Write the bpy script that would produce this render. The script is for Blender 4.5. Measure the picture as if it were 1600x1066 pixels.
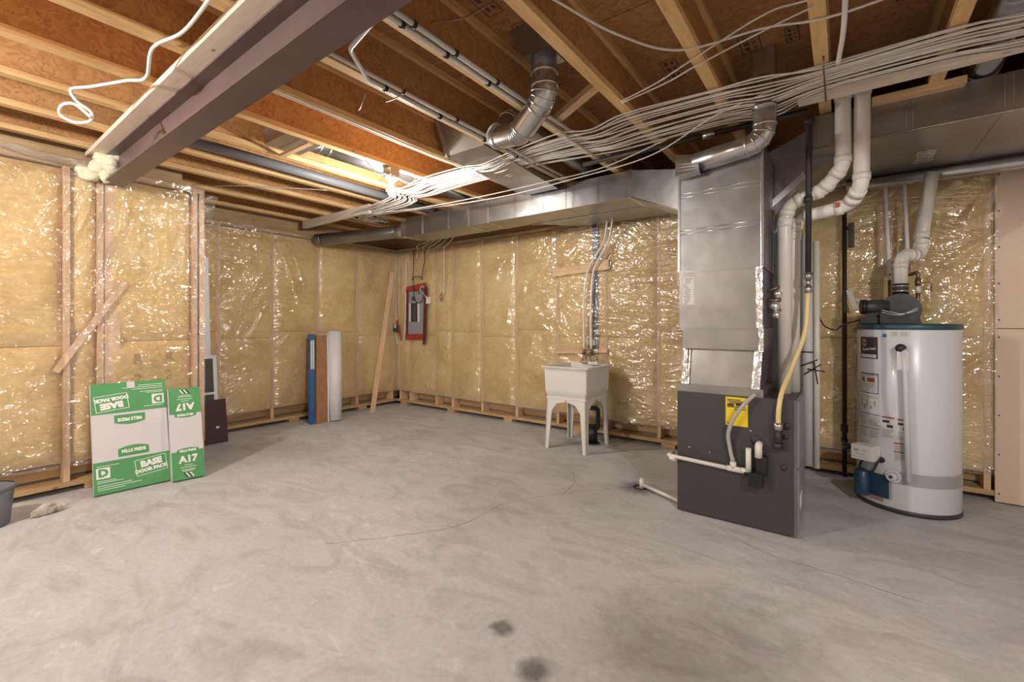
import bpy, bmesh, math, random
from mathutils import Vector, Matrix, noise
random.seed(7)
for o in list(bpy.data.objects): bpy.data.objects.remove(o)
SC = bpy.context.scene
COL = SC.collection
# ------------------------------------------------------------------ camera, world, exposure
cam = bpy.data.objects.new('camera', bpy.data.cameras.new('camera'))
COL.objects.link(cam); SC.camera = cam
cam.data.sensor_width = 36; cam.data.lens = 695 / 1600 * 36
cam.data.shift_y = -27 / 1600
cam.data.clip_start = .05
cam.location = (0, 0, 1.3)
cam.rotation_euler = (math.pi / 2, 0, math.radians(36.65))
W = bpy.data.worlds.new('world'); SC.world = W; W.use_nodes = True
W.node_tree.nodes['Background'].inputs[0].default_value = (1, .965, .925, 1)
W.node_tree.nodes['Background'].inputs[1].default_value = 0
SC.view_settings.view_transform = 'Standard'; SC.view_settings.look = 'None'
SC.view_settings.gamma = 1; SC.view_settings.exposure = 1.32
SC.view_settings.use_curve_mapping = False
BULB_W = 58          # watts of a bare bulb

# ------------------------------------------------------------------ materials
def nd(t, ty, **k):
    n = t.nodes.new(ty)
    for a, v in k.items(): setattr(n, a, v)
    return n
def coords(t, scale=(1, 1, 1)):
    tc = nd(t, 'ShaderNodeNewGeometry'); mp = nd(t, 'ShaderNodeMapping')
    t.links.new(tc.outputs['Position'], mp.inputs[0]); mp.inputs['Scale'].default_value = scale
    return mp.outputs[0]
def noise_n(t, vec, scale, detail=4, rough=.55, dist=0):
    n = nd(t, 'ShaderNodeTexNoise'); t.links.new(vec, n.inputs['Vector'])
    n.inputs['Scale'].default_value = scale; n.inputs['Detail'].default_value = detail
    n.inputs['Roughness'].default_value = rough; n.inputs['Distortion'].default_value = dist
    return n.outputs['Fac']
def ramp(t, fac, stops):
    r = nd(t, 'ShaderNodeValToRGB'); e = r.color_ramp.elements
    while len(e) < len(stops): e.new(.5)
    for i, (p, c) in enumerate(stops):
        e[i].position = p; e[i].color = (c[0], c[1], c[2], 1)
    t.links.new(fac, r.inputs[0]); return r.outputs[0]
def mul(t, a, b, fac=1., mode='MULTIPLY'):
    m = nd(t, 'ShaderNodeMix', data_type='RGBA', blend_type=mode); m.inputs[0].default_value = fac
    t.links.new(a, m.inputs[6]); t.links.new(b, m.inputs[7]); return m.outputs[2]
def bump(t, h, strength, dist=.01):
    b = nd(t, 'ShaderNodeBump'); b.inputs['Strength'].default_value = strength; b.inputs['Distance'].default_value = dist
    t.links.new(h, b.inputs['Height']); return b.outputs[0]
MATS = {}
def mat(name, col, rough=.6, metal=0., var=0., vs=8., vec=(1, 1, 1), bmp=0., bs=40., emit=0., trans=0., alpha=1., coat=0.):
    m = bpy.data.materials.new(name); m.use_nodes = True; t = m.node_tree; p = t.nodes['Principled BSDF']
    p.inputs['Base Color'].default_value = (*col, 1); p.inputs['Roughness'].default_value = rough
    p.inputs['Metallic'].default_value = metal
    if trans: p.inputs['Transmission Weight'].default_value = trans
    if alpha < 1: p.inputs['Alpha'].default_value = alpha
    if coat: p.inputs['Coat Weight'].default_value = coat
    if emit:
        p.inputs['Emission Color'].default_value = (*col, 1); p.inputs['Emission Strength'].default_value = emit
    if var or bmp:
        v = coords(t, vec)
        if var:
            n = noise_n(t, v, vs, 5)
            c = ramp(t, n, [(.3, [x * (1 - var) for x in col]), (.7, [min(1, x * (1 + var * .7)) for x in col])])
            t.links.new(c, p.inputs['Base Color'])
        if bmp: t.links.new(bump(t, noise_n(t, v, bs, 3), bmp), p.inputs['Normal'])
    MATS[name] = m; return m

def mat_floor():
    m = bpy.data.materials.new('concrete_floor'); m.use_nodes = True; t = m.node_tree; p = t.nodes['Principled BSDF']
    v = coords(t)
    c1 = ramp(t, noise_n(t, v, .55, 6, .55, .6), [(.3, (.435, .44, .445)), (.5, (.53, .535, .54)), (.72, (.62, .625, .63))])
    vs = coords(t, (1.3, 2.4, 1))
    c2 = ramp(t, noise_n(t, vs, 1.6, 7, .6, 1.6), [(.33, (.80, .79, .775)), (.5, (.98, .98, .98)), (.68, (1.06, 1.06, 1.06))])
    c3 = ramp(t, noise_n(t, v, 38, 4), [(.3, (.9, .9, .9)), (.7, (1.05, 1.05, 1.05))])
    c = mul(t, mul(t, c1, c2), c3)
    # pale scuffs, trowel streaks
    sc = ramp(t, noise_n(t, coords(t, (1.6, 3.2, 1)), 1.5, 9, .64, 2.6), [(.58, (0, 0, 0)), (.74, (.14, .14, .135))])
    c = mul(t, c, sc, 1, 'ADD')
    # dark damp patch and oil spots with shapes of their own
    def spot(x, y, r, lo, soft, wob):
        d = nd(t, 'ShaderNodeVectorMath', operation='DISTANCE')
        wn = nd(t, 'ShaderNodeTexNoise'); wn.inputs['Scale'].default_value = 2.2 / max(r, .1); wn.inputs['Detail'].default_value = 5
        t.links.new(v, wn.inputs['Vector'])
        s = nd(t, 'ShaderNodeVectorMath', operation='SCALE'); s.inputs['Scale'].default_value = wob
        t.links.new(wn.outputs['Color'], s.inputs[0])
        a = nd(t, 'ShaderNodeVectorMath', operation='ADD'); t.links.new(v, a.inputs[0]); t.links.new(s.outputs[0], a.inputs[1])
        t.links.new(a.outputs[0], d.inputs[0]); d.inputs[1].default_value = (x + wob * .5, y + wob * .5, wob * .5)
        return ramp(t, d.outputs['Value'], [(r, (lo, lo * .98, lo * .95)), (r + soft, (1, 1, 1))])
    for s in [(-1.17, 1.50, .03, .34, .035, .04), (-.93, 1.385, .03, .36, .05, .06), (-.42, 1.88, .14, .70, .40, .35),
              (-1.30, 3.42, .05, .34, .13, .12), (-1.62, 3.05, .10, .86, .2, .25), (-.62, 1.6, .1, .8, .3, .4)]:
        c = mul(t, c, spot(*s))
    t.links.new(c, p.inputs['Base Color'])
    p.inputs['Roughness'].default_value = .62
    h = noise_n(t, vs, 3, 8, .65, 1.2)
    t.links.new(bump(t, h, .18, .015), p.inputs['Normal'])
    MATS['floor'] = m; return m
def mat_wood(name, a, b, vec, scale=3., rough=.6, knots=True):
    m = bpy.data.materials.new(name); m.use_nodes = True; t = m.node_tree; p = t.nodes['Principled BSDF']
    v = coords(t, vec)
    c = ramp(t, noise_n(t, v, scale, 6, .6, .8), [(.3, a), (.7, b)])
    if knots:
        k = nd(t, 'ShaderNodeTexVoronoi'); t.links.new(coords(t, [1.0 if q < 5 else q * .25 for q in vec]), k.inputs['Vector']); k.inputs['Scale'].default_value = 3.2
        kc = ramp(t, k.outputs['Distance'], [(.03, (.42, .3, .2)), (.075, (1, 1, 1))])
        c = mul(t, c, kc)
    t.links.new(c, p.inputs['Base Color']); p.inputs['Roughness'].default_value = rough
    t.links.new(bump(t, noise_n(t, v, scale * 4, 4), .15, .003), p.inputs['Normal'])
    MATS[name] = m; return m
def mat_osb(name, cols):
    m = bpy.data.materials.new(name); m.use_nodes = True; t = m.node_tree; p = t.nodes['Principled BSDF']
    v = coords(t, (1, 1, 1)); w = nd(t, 'ShaderNodeTexNoise'); t.links.new(v, w.inputs['Vector']); w.inputs['Scale'].default_value = 9
    s = nd(t, 'ShaderNodeVectorMath', operation='SCALE'); s.inputs['Scale'].default_value = .22; t.links.new(w.outputs['Color'], s.inputs[0])
    a = nd(t, 'ShaderNodeVectorMath', operation='ADD'); t.links.new(v, a.inputs[0]); t.links.new(s.outputs[0], a.inputs[1])
    mp = nd(t, 'ShaderNodeMapping'); mp.inputs['Scale'].default_value = (1, 2.3, 2.3); t.links.new(a.outputs[0], mp.inputs[0])
    vo = nd(t, 'ShaderNodeTexVoronoi'); t.links.new(mp.outputs[0], vo.inputs['Vector']); vo.inputs['Scale'].default_value = 21
    sep = nd(t, 'ShaderNodeSeparateColor'); t.links.new(vo.outputs['Color'], sep.inputs[0])
    c = ramp(t, sep.outputs[0], [(0, cols[0]), (.5, cols[1]), (1, cols[2])])
    d = ramp(t, noise_n(t, v, 30, 5, .7), [(.28, (.5, .42, .36)), (.40, (1, 1, 1))])
    c = mul(t, mul(t, c, d), ramp(t, noise_n(t, v, 1.3, 3), [(.3, (.85, .82, .8)), (.7, (1.1, 1.1, 1.08))]))
    t.links.new(c, p.inputs['Base Color']); p.inputs['Roughness'].default_value = .7
    t.links.new(bump(t, sep.outputs[1], .25, .004), p.inputs['Normal'])
    MATS[name] = m; return m
def mat_poly():
    m = bpy.data.materials.new('clear_poly_sheet'); m.use_nodes = True; t = m.node_tree; t.nodes.remove(t.nodes['Principled BSDF'])
    out = t.nodes['Material Output']
    v = coords(t, (1, 1, 1))
    h1 = noise_n(t, coords(t, (.8, .8, 1.7)), 2.6, 2, .5, 2.8); h2 = noise_n(t, v, 9, 2, .5, 2.2)
    mx = nd(t, 'ShaderNodeMath', operation='MULTIPLY_ADD'); t.links.new(h2, mx.inputs[0]); mx.inputs[1].default_value = .22; t.links.new(h1, mx.inputs[2])
    nb = bump(t, mx.outputs[0], .48, .10)
    gl = nd(t, 'ShaderNodeBsdfGlossy'); gl.inputs['Roughness'].default_value = .11; t.links.new(nb, gl.inputs['Normal'])
    tr = nd(t, 'ShaderNodeBsdfTransparent'); tr.inputs[0].default_value = (.97, .97, .97, 1)
    lw = nd(t, 'ShaderNodeLayerWeight'); lw.inputs['Blend'].default_value = .5; t.links.new(nb, lw.inputs['Normal'])
    pw = nd(t, 'ShaderNodeMath', operation='POWER'); t.links.new(lw.outputs['Facing'], pw.inputs[0]); pw.inputs[1].default_value = 3.5
    ma = nd(t, 'ShaderNodeMath', operation='MULTIPLY_ADD', use_clamp=True); t.links.new(pw.outputs[0], ma.inputs[0]); ma.inputs[1].default_value = .6; ma.inputs[2].default_value = .16
    ms = nd(t, 'ShaderNodeMixShader'); t.links.new(ma.outputs[0], ms.inputs[0]); t.links.new(tr.outputs[0], ms.inputs[1]); t.links.new(gl.outputs[0], ms.inputs[2])
    df = nd(t, 'ShaderNodeBsdfDiffuse'); df.inputs[0].default_value = (.9, .9, .92, 1)
    m2 = nd(t, 'ShaderNodeMixShader'); m2.inputs[0].default_value = .055; t.links.new(ms.outputs[0], m2.inputs[1]); t.links.new(df.outputs[0], m2.inputs[2])
    t.links.new(m2.outputs[0], out.inputs[0])
    MATS['poly'] = m
def mat_batt():
    m = bpy.data.materials.new('yellow_batt'); m.use_nodes = True; t = m.node_tree; p = t.nodes['Principled BSDF']
    v = coords(t)
    c = ramp(t, noise_n(t, v, 2.2, 6, .6, .6), [(.3, (.60, .395, .135)), (.52, (.75, .53, .215)), (.75, (.83, .65, .35))])
    c = mul(t, c, ramp(t, noise_n(t, v, 26, 4), [(.3, (.88, .86, .84)), (.7, (1.06, 1.06, 1.06))]))
    t.links.new(c, p.inputs['Base Color']); p.inputs['Roughness'].default_value = .95
    t.links.new(bump(t, noise_n(t, v, 50, 5), .35, .01), p.inputs['Normal'])
    MATS['batt'] = m
def mat_metal():
    m = bpy.data.materials.new('galvanised_sheet'); m.use_nodes = True; t = m.node_tree; p = t.nodes['Principled BSDF']
    v = coords(t)
    p.inputs['Metallic'].default_value = .9
    t.links.new(ramp(t, noise_n(t, v, 2.5, 4, .6), [(.3, (.30, .29, .285)), (.7, (.42, .41, .40))]), p.inputs['Base Color'])
    r = nd(t, 'ShaderNodeMapRange'); t.links.new(noise_n(t, v, 6, 5), r.inputs[0]); r.inputs[3].default_value = .24; r.inputs[4].default_value = .42
    t.links.new(r.outputs[0], p.inputs['Roughness'])
    t.links.new(bump(t, noise_n(t, v, 3.2, 2), .16, .03), p.inputs['Normal'])
    MATS['galv'] = m
mat_floor(); mat_poly(); mat_batt(); mat_metal()
mat_wood('stud', (.62, .40, .24), (.78, .56, .36), (9, 9, 1))
mat_wood('plate_y', (.44, .28, .135), (.60, .41, .22), (9, 1, 9))
mat_wood('plate_x', (.44, .28, .135), (.60, .41, .22), (1, 9, 9))
mat_wood('flange', (.62, .37, .155), (.80, .55, .27), (9, 1, 9))
mat_wood('nailer', (.72, .60, .49), (.84, .73, .62), (1, 9, 9))
mat_wood('scrap', (.55, .36, .2), (.72, .5, .3), (1, 9, 9))
mat_osb('osb', [(.31, .145, .055), (.39, .19, .074), (.46, .24, .10)])
mat_osb('osb_web', [(.40, .20, .073), (.49, .255, .095), (.56, .31, .125)])
mat('steel_red', (.145, .095, .09), .42, .0, .18, 5, bmp=.1)
mat('foam', (.74, .71, .52), .9, var=.12, vs=30, bmp=.6)
mat('concrete_wall', (.32, .31, .295), .9, var=.2, vs=4)
mat('galv_shiny', (.55, .55, .56), .24, .9, .1, 4)
mat('foil', (.82, .82, .83), .22, .9, .1, 30, bmp=1., bs=22)
mat('seam', (.36, .35, .345), .35, .9)
mat('pvc', (.72, .68, .63), .35)
mat('pvc_grey', (.60, .59, .58), .4)
mat('abs_black', (.012, .012, .012), .38)
mat('black_iron', (.045, .035, .032), .5, .3, .2, 20)
mat('pipe_dark', (.2, .2, .21), .5)
mat('cable', (.66, .61, .55), .45)
mat('cable_bright', (.78, .75, .72), .45)
mat('copper', (.30, .19, .13), .4, .8, .3, 20)
mat('cabinet', (.058, .056, .054), .42, .15, .06, 3)
mat('cabinet_edge', (.15, .148, .15), .4, .3)
mat('door_grey', (.32, .325, .34), .4, .3)
mat('yellow_tag', (.80, .60, .02), .5)
mat('yellow_tube', (.72, .56, .27), .4)
mat('clear_tube', (.42, .40, .38), .2)
mat('white_enamel', (.66, .675, .705), .28, coat=.3)
mat('teal_trim', (.028, .07, .10), .4)
mat('dark_trim', (.042, .046, .05), .45)
mat('band', (.40, .41, .405), .4, .2)
mat('paper', (.66, .645, .62), .7)
mat('paper_grey', (.62, .61, .59), .7)
mat('ink', (.05, .045, .045), .6)
mat('ink_grey', (.33, .32, .31), .7)
mat('ink_red', (.34, .07, .05), .6)
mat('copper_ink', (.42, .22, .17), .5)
mat('blue_cover', (.018, .055, .11), .35)
mat('blue_sticker', (.04, .22, .47), .5)
mat('sink_plastic', (.72, .70, .655), .35)
mat('chrome', (.5, .48, .45), .25, .9)
mat('panel_grey', (.30, .32, .335), .45, .2)
mat('tape_red', (.36, .035, .02), .55, var=.3, vs=30)
mat('tape_dark', (.10, .018, .014), .5)
mat('box_green', (.085, .32, .115), .55, var=.05, vs=6)
mat('box_white', (.63, .62, .65), .55, var=.03, vs=4)
mat('print_white', (.82, .84, .80), .55)
mat('box_edge', (.42, .36, .22), .8)
mat('maroon', (.055, .026, .026), .45)
mat('white_paint', (.76, .75, .76), .45)
mat('sash_glass', (.10, .10, .095), .15)
mat('blue_wrap', (.035, .12, .30), .35, var=.25, vs=14)
mat('roll_white', (.68, .68, .69), .5)
mat('laminate', (.34, .165, .085), .4, var=.25, vs=6, vec=(6, 6, .6))
mat('drywall', (.72, .56, .44), .8, var=.04, vs=2)
mat('bucket', (.15, .16, .175), .6, var=.2, vs=12)
mat('rubble', (.56, .50, .44), .9, var=.35, vs=26, bmp=.8)
mat('crack', (.17, .155, .14), .9)
mat('lamp_base', (.80, .78, .75), .4)
mat('black', (.012, .012, .012), .5)
mat('far_wall', (.50, .47, .43), .85, var=.1, vs=2)
mat('rubber', (.03, .03, .03), .55)
mat('stamp', (.12, .05, .025), .8)
mat('orange_ink', (.42, .26, .10), .9)
mat('bulb_glow', (1, .965, .92), .3, emit=28 * BULB_W)
mat('bulb_glow_dim', (1, .965, .92), .3, emit=28 * 20)

# ------------------------------------------------------------------ geometry
class G:
    def __init__(s): s.v = []; s.f = []; s.sm = []
    def add(s, v, f, sm=False):
        b = len(s.v); s.v += [Vector(x) for x in v]; s.f += [[i + b for i in q] for q in f]; s.sm += [sm] * len(f); return s
    def box(s, x0, x1, y0, y1, z0, z1, bev=0):
        if x0 > x1: x0, x1 = x1, x0
        if y0 > y1: y0, y1 = y1, y0
        if z0 > z1: z0, z1 = z1, z0
        v = [(x, y, z) for x in (x0, x1) for y in (y0, y1) for z in (z0, z1)]
        return s.hexa(v, bev)
    def hexa(s, v, bev=0):   # order: 000 001 010 011 100 101 110 111
        f = [(0, 1, 3, 2), (4, 6, 7, 5), (0, 4, 5, 1), (2, 3, 7, 6), (0, 2, 6, 4), (1, 5, 7, 3)]
        if not bev: return s.add(v, f)
        bm = bmesh.new(); bv = [bm.verts.new(x) for x in v]
        for q in f: bm.faces.new([bv[i] for i in q])
        bmesh.ops.recalc_face_normals(bm, faces=bm.faces)
        bmesh.ops.bevel(bm, geom=list(bm.edges), offset=bev, segments=2, profile=.7, affect='EDGES')
        bm.verts.index_update()
        s.add([x.co.copy() for x in bm.verts], [[y.index for y in x.verts] for x in bm.faces]); bm.free(); return s
    def obox(s, o, u, v, w, bev=0):   # origin corner and three edge vectors
        o, u, v, w = map(Vector, (o, u, v, w))
        return s.hexa([o + u * a + v * b + w * c for a in (0, 1) for b in (0, 1) for c in (0, 1)], bev)
    def prism(s, poly, axis, a, b):   # polygon in the other two axes, extruded along axis
        def pt(p, w): return {'x': (w, p[0], p[1]), 'y': (p[0], w, p[1]), 'z': (p[0], p[1], w)}[axis]
        n = len(poly)
        return s.add([pt(p, a) for p in poly] + [pt(p, b) for p in poly],
                     [list(range(n))[::-1], list(range(n, 2 * n))] + [[i, (i + 1) % n, n + (i + 1) % n, n + i] for i in range(n)])
    def tube(s, pts, r, n=10, caps=True, smooth=True, flat=None):
        pts = [Vector(p) for p in pts]; m = len(pts)
        rs = r if isinstance(r, (list, tuple)) else [r] * m
        tg = [(pts[min(i + 1, m - 1)] - pts[max(i - 1, 0)]).normalized() for i in range(m)]
        up = Vector((0, 0, 1)) if abs(tg[0].z) < .9 else Vector((1, 0, 0))
        nx = tg[0].cross(up).normalized(); V = []; F = []
        for i in range(m):
            nx = (nx - tg[i] * nx.dot(tg[i])).normalized(); ny = tg[i].cross(nx)
            k = 1.
            if 0 < i < m - 1:
                d1 = (pts[i] - pts[i - 1]).normalized(); k = 1 / max(.5, d1.dot(tg[i]))
            for j in range(n):
                a = 2 * math.pi * j / n
                V.append(pts[i] + (nx * math.cos(a) + ny * math.sin(a) * (flat or 1)) * rs[i])
        for i in range(m - 1):
            for j in range(n): F.append((i * n + j, i * n + (j + 1) % n, (i + 1) * n + (j + 1) % n, (i + 1) * n + j))
        s.add(V, F, smooth)
        if caps:
            b = len(s.v) - m * n
            s.f += [[b + j for j in range(n)][::-1], [b + (m - 1) * n + j for j in range(n)]]; s.sm += [False] * 2
        return s
    def lathe(s, prof, c, n=32, a0=0., a1=2 * math.pi, smooth=True):
        full = abs(a1 - a0 - 2 * math.pi) < 1e-6; k = n if full else n + 1
        V = [(c[0] + r * math.cos(a0 + (a1 - a0) * j / n), c[1] + r * math.sin(a0 + (a1 - a0) * j / n), c[2] + z) for r, z in prof for j in range(k)]
        F = [(i * k + j, i * k + (j + 1) % k, (i + 1) * k + (j + 1) % k, (i + 1) * k + j) for i in range(len(prof) - 1) for j in range(n)]
        return s.add(V, F, smooth)
    def ball(s, c, r, n=12, sq=(1, 1, 1)):
        pr = [(math.sin(math.pi * i / 8) * r, -math.cos(math.pi * i / 8) * r) for i in range(9)]
        pr[0] = (r * .02, -r); pr[-1] = (r * .02, r)
        b = len(s.v); s.lathe(pr, (0, 0, 0), n)
        for i in range(b, len(s.v)):
            p = s.v[i]; s.v[i] = Vector((c[0] + p.x * sq[0], c[1] + p.y * sq[1], c[2] + p.z * sq[2]))
        return s
    def grid(s, fn, nu, nv, smooth=True):
        V = [fn(i / nu, j / nv) for i in range(nu + 1) for j in range(nv + 1)]
        F = [(i * (nv + 1) + j, (i + 1) * (nv + 1) + j, (i + 1) * (nv + 1) + j + 1, i * (nv + 1) + j + 1) for i in range(nu) for j in range(nv)]
        return s.add(V, F, smooth)
def wloc(o):
    l = Vector(o.location)
    while o.parent: o = o.parent; l += Vector(o.location)
    return l
def obj(name, g, m, parent=None, loc=None, label=None):
    """one mesh object from world-space geometry; origin at the geometry's foot"""
    xs = [v.x for v in g.v]; ys = [v.y for v in g.v]; zs = [v.z for v in g.v]
    org = Vector(loc) if loc else Vector(((min(xs) + max(xs)) / 2, (min(ys) + max(ys)) / 2, min(zs)))
    me = bpy.data.meshes.new(name); me.from_pydata([v - org for v in g.v], [], g.f)
    me.polygons.foreach_set('use_smooth', g.sm)
    bm = bmesh.new(); bm.from_mesh(me); bmesh.ops.recalc_face_normals(bm, faces=bm.faces); bm.to_mesh(me); bm.free()
    me.materials.append(MATS[m]); o = bpy.data.objects.new(name, me); COL.objects.link(o)
    if parent: o.parent = parent; o.location = org - wloc(parent)
    else: o.location = org
    if label: o['label'] = label
    return o
def tag(o, label, cat=None, group=None, kind=None):
    o['label'] = label
    if cat: o['category'] = cat
    if group: o['group'] = group
    if kind: o['kind'] = kind
    return o
def thing(name, label, cat, loc, group=None):
    o = bpy.data.objects.new(name, None); COL.objects.link(o); o.location = loc; o.empty_display_size = .1
    return tag(o, label, cat, group)
def dup(o, parent, loc):
    c = o.copy(); COL.objects.link(c); c.parent = parent; c.location = loc
    for ch in o.children: dup(ch, c, ch.location)
    return c
def fillet(pts, R, n=8):
    pts = [Vector(p) for p in pts]; out = [pts[0]]; cuts = []
    for i in range(1, len(pts) - 1):
        a, b, c = pts[i - 1], pts[i], pts[i + 1]; d1 = (a - b).normalized(); d2 = (c - b).normalized()
        ang = d1.angle(d2)
        if ang > 3.1: out.append(b); continue
        L = min(R / math.tan(ang / 2), (a - b).length * .48, (c - b).length * .48)
        p1 = b + d1 * L; p2 = b + d2 * L; cuts += [(p1, -d1), (p2, d2)]
        for k in range(n + 1):
            u = k / n; out.append(p1 * (1 - u) ** 2 + b * 2 * u * (1 - u) + p2 * u * u)
    out.append(pts[-1]); return out, cuts
def smooth_path(pts, n=8):
    P = [Vector(p) for p in pts]; P = [P[0] * 2 - P[1]] + P + [P[-1] * 2 - P[-2]]; out = []
    for i in range(1, len(P) - 2):
        for k in range(n):
            t = k / n; a, b, c, d = P[i - 1:i + 3]
            out.append(.5 * ((2 * b) + (c - a) * t + (2 * a - 5 * b + 4 * c - d) * t * t + (3 * b - a - 3 * c + d) * t ** 3))
    out.append(P[-2]); return out
def text(parent, s, size, o, u, v, m, align='CENTER', bold=.0, lift=.0012, name='lettering', sx=1.):
    c = bpy.data.curves.new('txt', 'FONT'); c.body = s; c.size = size; c.align_x = align; c.align_y = 'CENTER'; c.offset = bold; c.resolution_u = 2
    t = bpy.data.objects.new('txt', c); COL.objects.link(t); dg = bpy.context.evaluated_depsgraph_get()
    me = bpy.data.meshes.new_from_object(t.evaluated_get(dg)); bpy.data.objects.remove(t)
    u = Vector(u).normalized(); v = Vector(v).normalized(); n = u.cross(v).normalized(); o = Vector(o)
    g = G().add([o + u * p.co.x * sx + v * p.co.y + n * lift for p in me.vertices], [list(f.vertices) for f in me.polygons])
    return obj(name, g, m, parent)
def rect(g, o, u, v, a0, a1, b0, b1, lift=.0008):
    u = Vector(u).normalized(); v = Vector(v).normalized(); n = u.cross(v).normalized(); o = Vector(o) + n * lift
    return g.add([o + u * a0 + v * b0, o + u * a1 + v * b0, o + u * a1 + v * b1, o + u * a0 + v * b1], [(0, 1, 2, 3)])
def frame_rect(g, o, u, v, a0, a1, b0, b1, w, lift=.001):
    for q in ((a0, a1, b0, b0 + w), (a0, a1, b1 - w, b1), (a0, a0 + w, b0, b1), (a1 - w, a1, b0, b1)): rect(g, o, u, v, *q, lift)
    return g

# ------------------------------------------------------------------ floor
FX0, FX1, FY0, FY1 = -6.1, 3.6, -3.0, 4.95
fl = obj('floor', G().box(FX0, FX1, FY0, FY1, -.12, 0), 'floor'); tag(fl, 'bare grey trowelled concrete basement floor', kind='structure')
def crack(pts, w, name='crack'):
    P = smooth_path(pts, 6); g = G()
    L = []; 
    for i, p in enumerate(P):
        d = (P[min(i + 1, len(P) - 1)] - P[max(i - 1, 0)]).normalized(); q = Vector((-d.y, d.x, 0))
        j = Vector((noise.noise(p * 9) * .015, noise.noise(p * 9 + Vector((5, 2, 1))) * .015, 0)); ww = w * (.4 + random.random())
        L += [p + j + q * ww + Vector((0, 0, .0008)), p + j - q * ww + Vector((0, 0, .0008))]
    g.add(L, [(2 * i, 2 * i + 1, 2 * i + 3, 2 * i + 2) for i in range(len(P) - 1)])
    return obj(name, g, 'crack', fl)
crack([(-1.38, 3.36, 0), (-1.7, 3.0, 0), (-1.95, 2.55, 0), (-1.98, 2.1, 0), (-2.2, 1.75, 0), (-2.45, 1.45, 0)], .0024)
crack([(-.62, 3.05, 0), (-.4, 2.9, 0), (-.1, 2.85, 0), (.3, 2.8, 0)], .002)
crack([(-1.9, 3.45, 0), (-1.75, 3.2, 0), (-1.72, 3.0, 0)], .002)
g = G().lathe([(.055, .0012), (.055, .003), (.035, .003), (.034, -.01)], (-1.29, 3.44, 0), 20)
obj('floor_drain', g, 'black', fl)
pdx = [(-1.3, 3.4), (-.98, 3.2)]

# ------------------------------------------------------------------ ceiling: subfloor panels and I-joists
JB = 2.672; DECK = 2.974
ce = obj('ceiling', G().box(FX0, FX1, FY0 + .4, FY1, DECK + .02, DECK + .06), 'osb'); tag(ce, 'underside of the oriented strand board floor above with wooden joists', kind='structure')
row = 0; y = FY0 + .4
while y < FY1 - .05:
    x = FX0 - (1.2 if row % 2 else .15)
    while x < FX1:
        a, b = max(x, FX0), min(x + 2.43, FX1)
        if b - a > .05:
            obj('subfloor_panel', G().box(a, b, y, min(y + 1.213, FY1), DECK, DECK + .019), 'osb', ce)
        x += 2.438
    y += 1.22; row += 1
J0, J1 = -2.6, 4.82
JX = [-.123 + .5165 * k for k in range(-11, 8)]
proto = None
jx = lambda k: -.123 + .5165 * k
for x in JX:
    if proto is None:
        g = G().box(x, x + .064, J0, J1, JB, JB + .038, .002)
        proto = obj('joist', g, 'flange', ce)
        obj('web', G().box(x + .027, x + .037, J0, J1, JB + .036, DECK - .036), 'osb_web', proto)
        obj('top_flange', G().box(x, x + .064, J0, J1, DECK - .038, DECK - .0005), 'flange', proto)
        px0 = x
    else:
        dup(proto, ce, Vector(proto.location) + Vector((x - px0, 0, 0)))
# ink stamps printed on the deck (plain frames and bars)
def stamp(x, y, w, d, n=3):
    g = G(); o = (x, y, DECK - .0005); u = (0, 1, 0); v = (1, 0, 0)
    frame_rect(g, o, u, v, 0, w, 0, d, .006)
    for k in range(n): rect(g, o, u, v, .02 + k * (w - .03) / n, .02 + (k + .62) * (w - .03) / n, d * .2, d * .45); rect(g, o, u, v, .03 + k * (w - .03) / n, .01 + (k + .7) * (w - .03) / n, d * .6, d * .8)
    obj('ink_stamp', g, 'stamp', ce)['kind'] = 'stuff'
for a in [(-1.55, 1.62, .26, .10), (-1.5, 2.0, .2, .08), (-.50, 2.88, .20, .11), (-.27, 2.95, .16, .07), (-.95, 2.85, .26, .10), (.22, 2.75, .3, .10)]: stamp(*a)
# rim boards above the walls
rb = obj('trim_1', G().box(FX0, FX1, 4.83, 4.88, 2.5, DECK), 'plate_x'); tag(rb, 'wooden rim board above the rear basement wall', kind='structure')
rb = obj('trim_2', G().box(-6.07, -6.02, 1.5, 4.83, 2.5, DECK), 'plate_y'); tag(rb, 'wooden rim board above the far left insulated wall', kind='structure')
rb = obj('trim_3', G().box(-5.02, -4.97, FY0 + .4, 1.5, 2.5, DECK), 'plate_y'); tag(rb, 'wooden rim board above the near left insulated wall', kind='structure')

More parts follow.
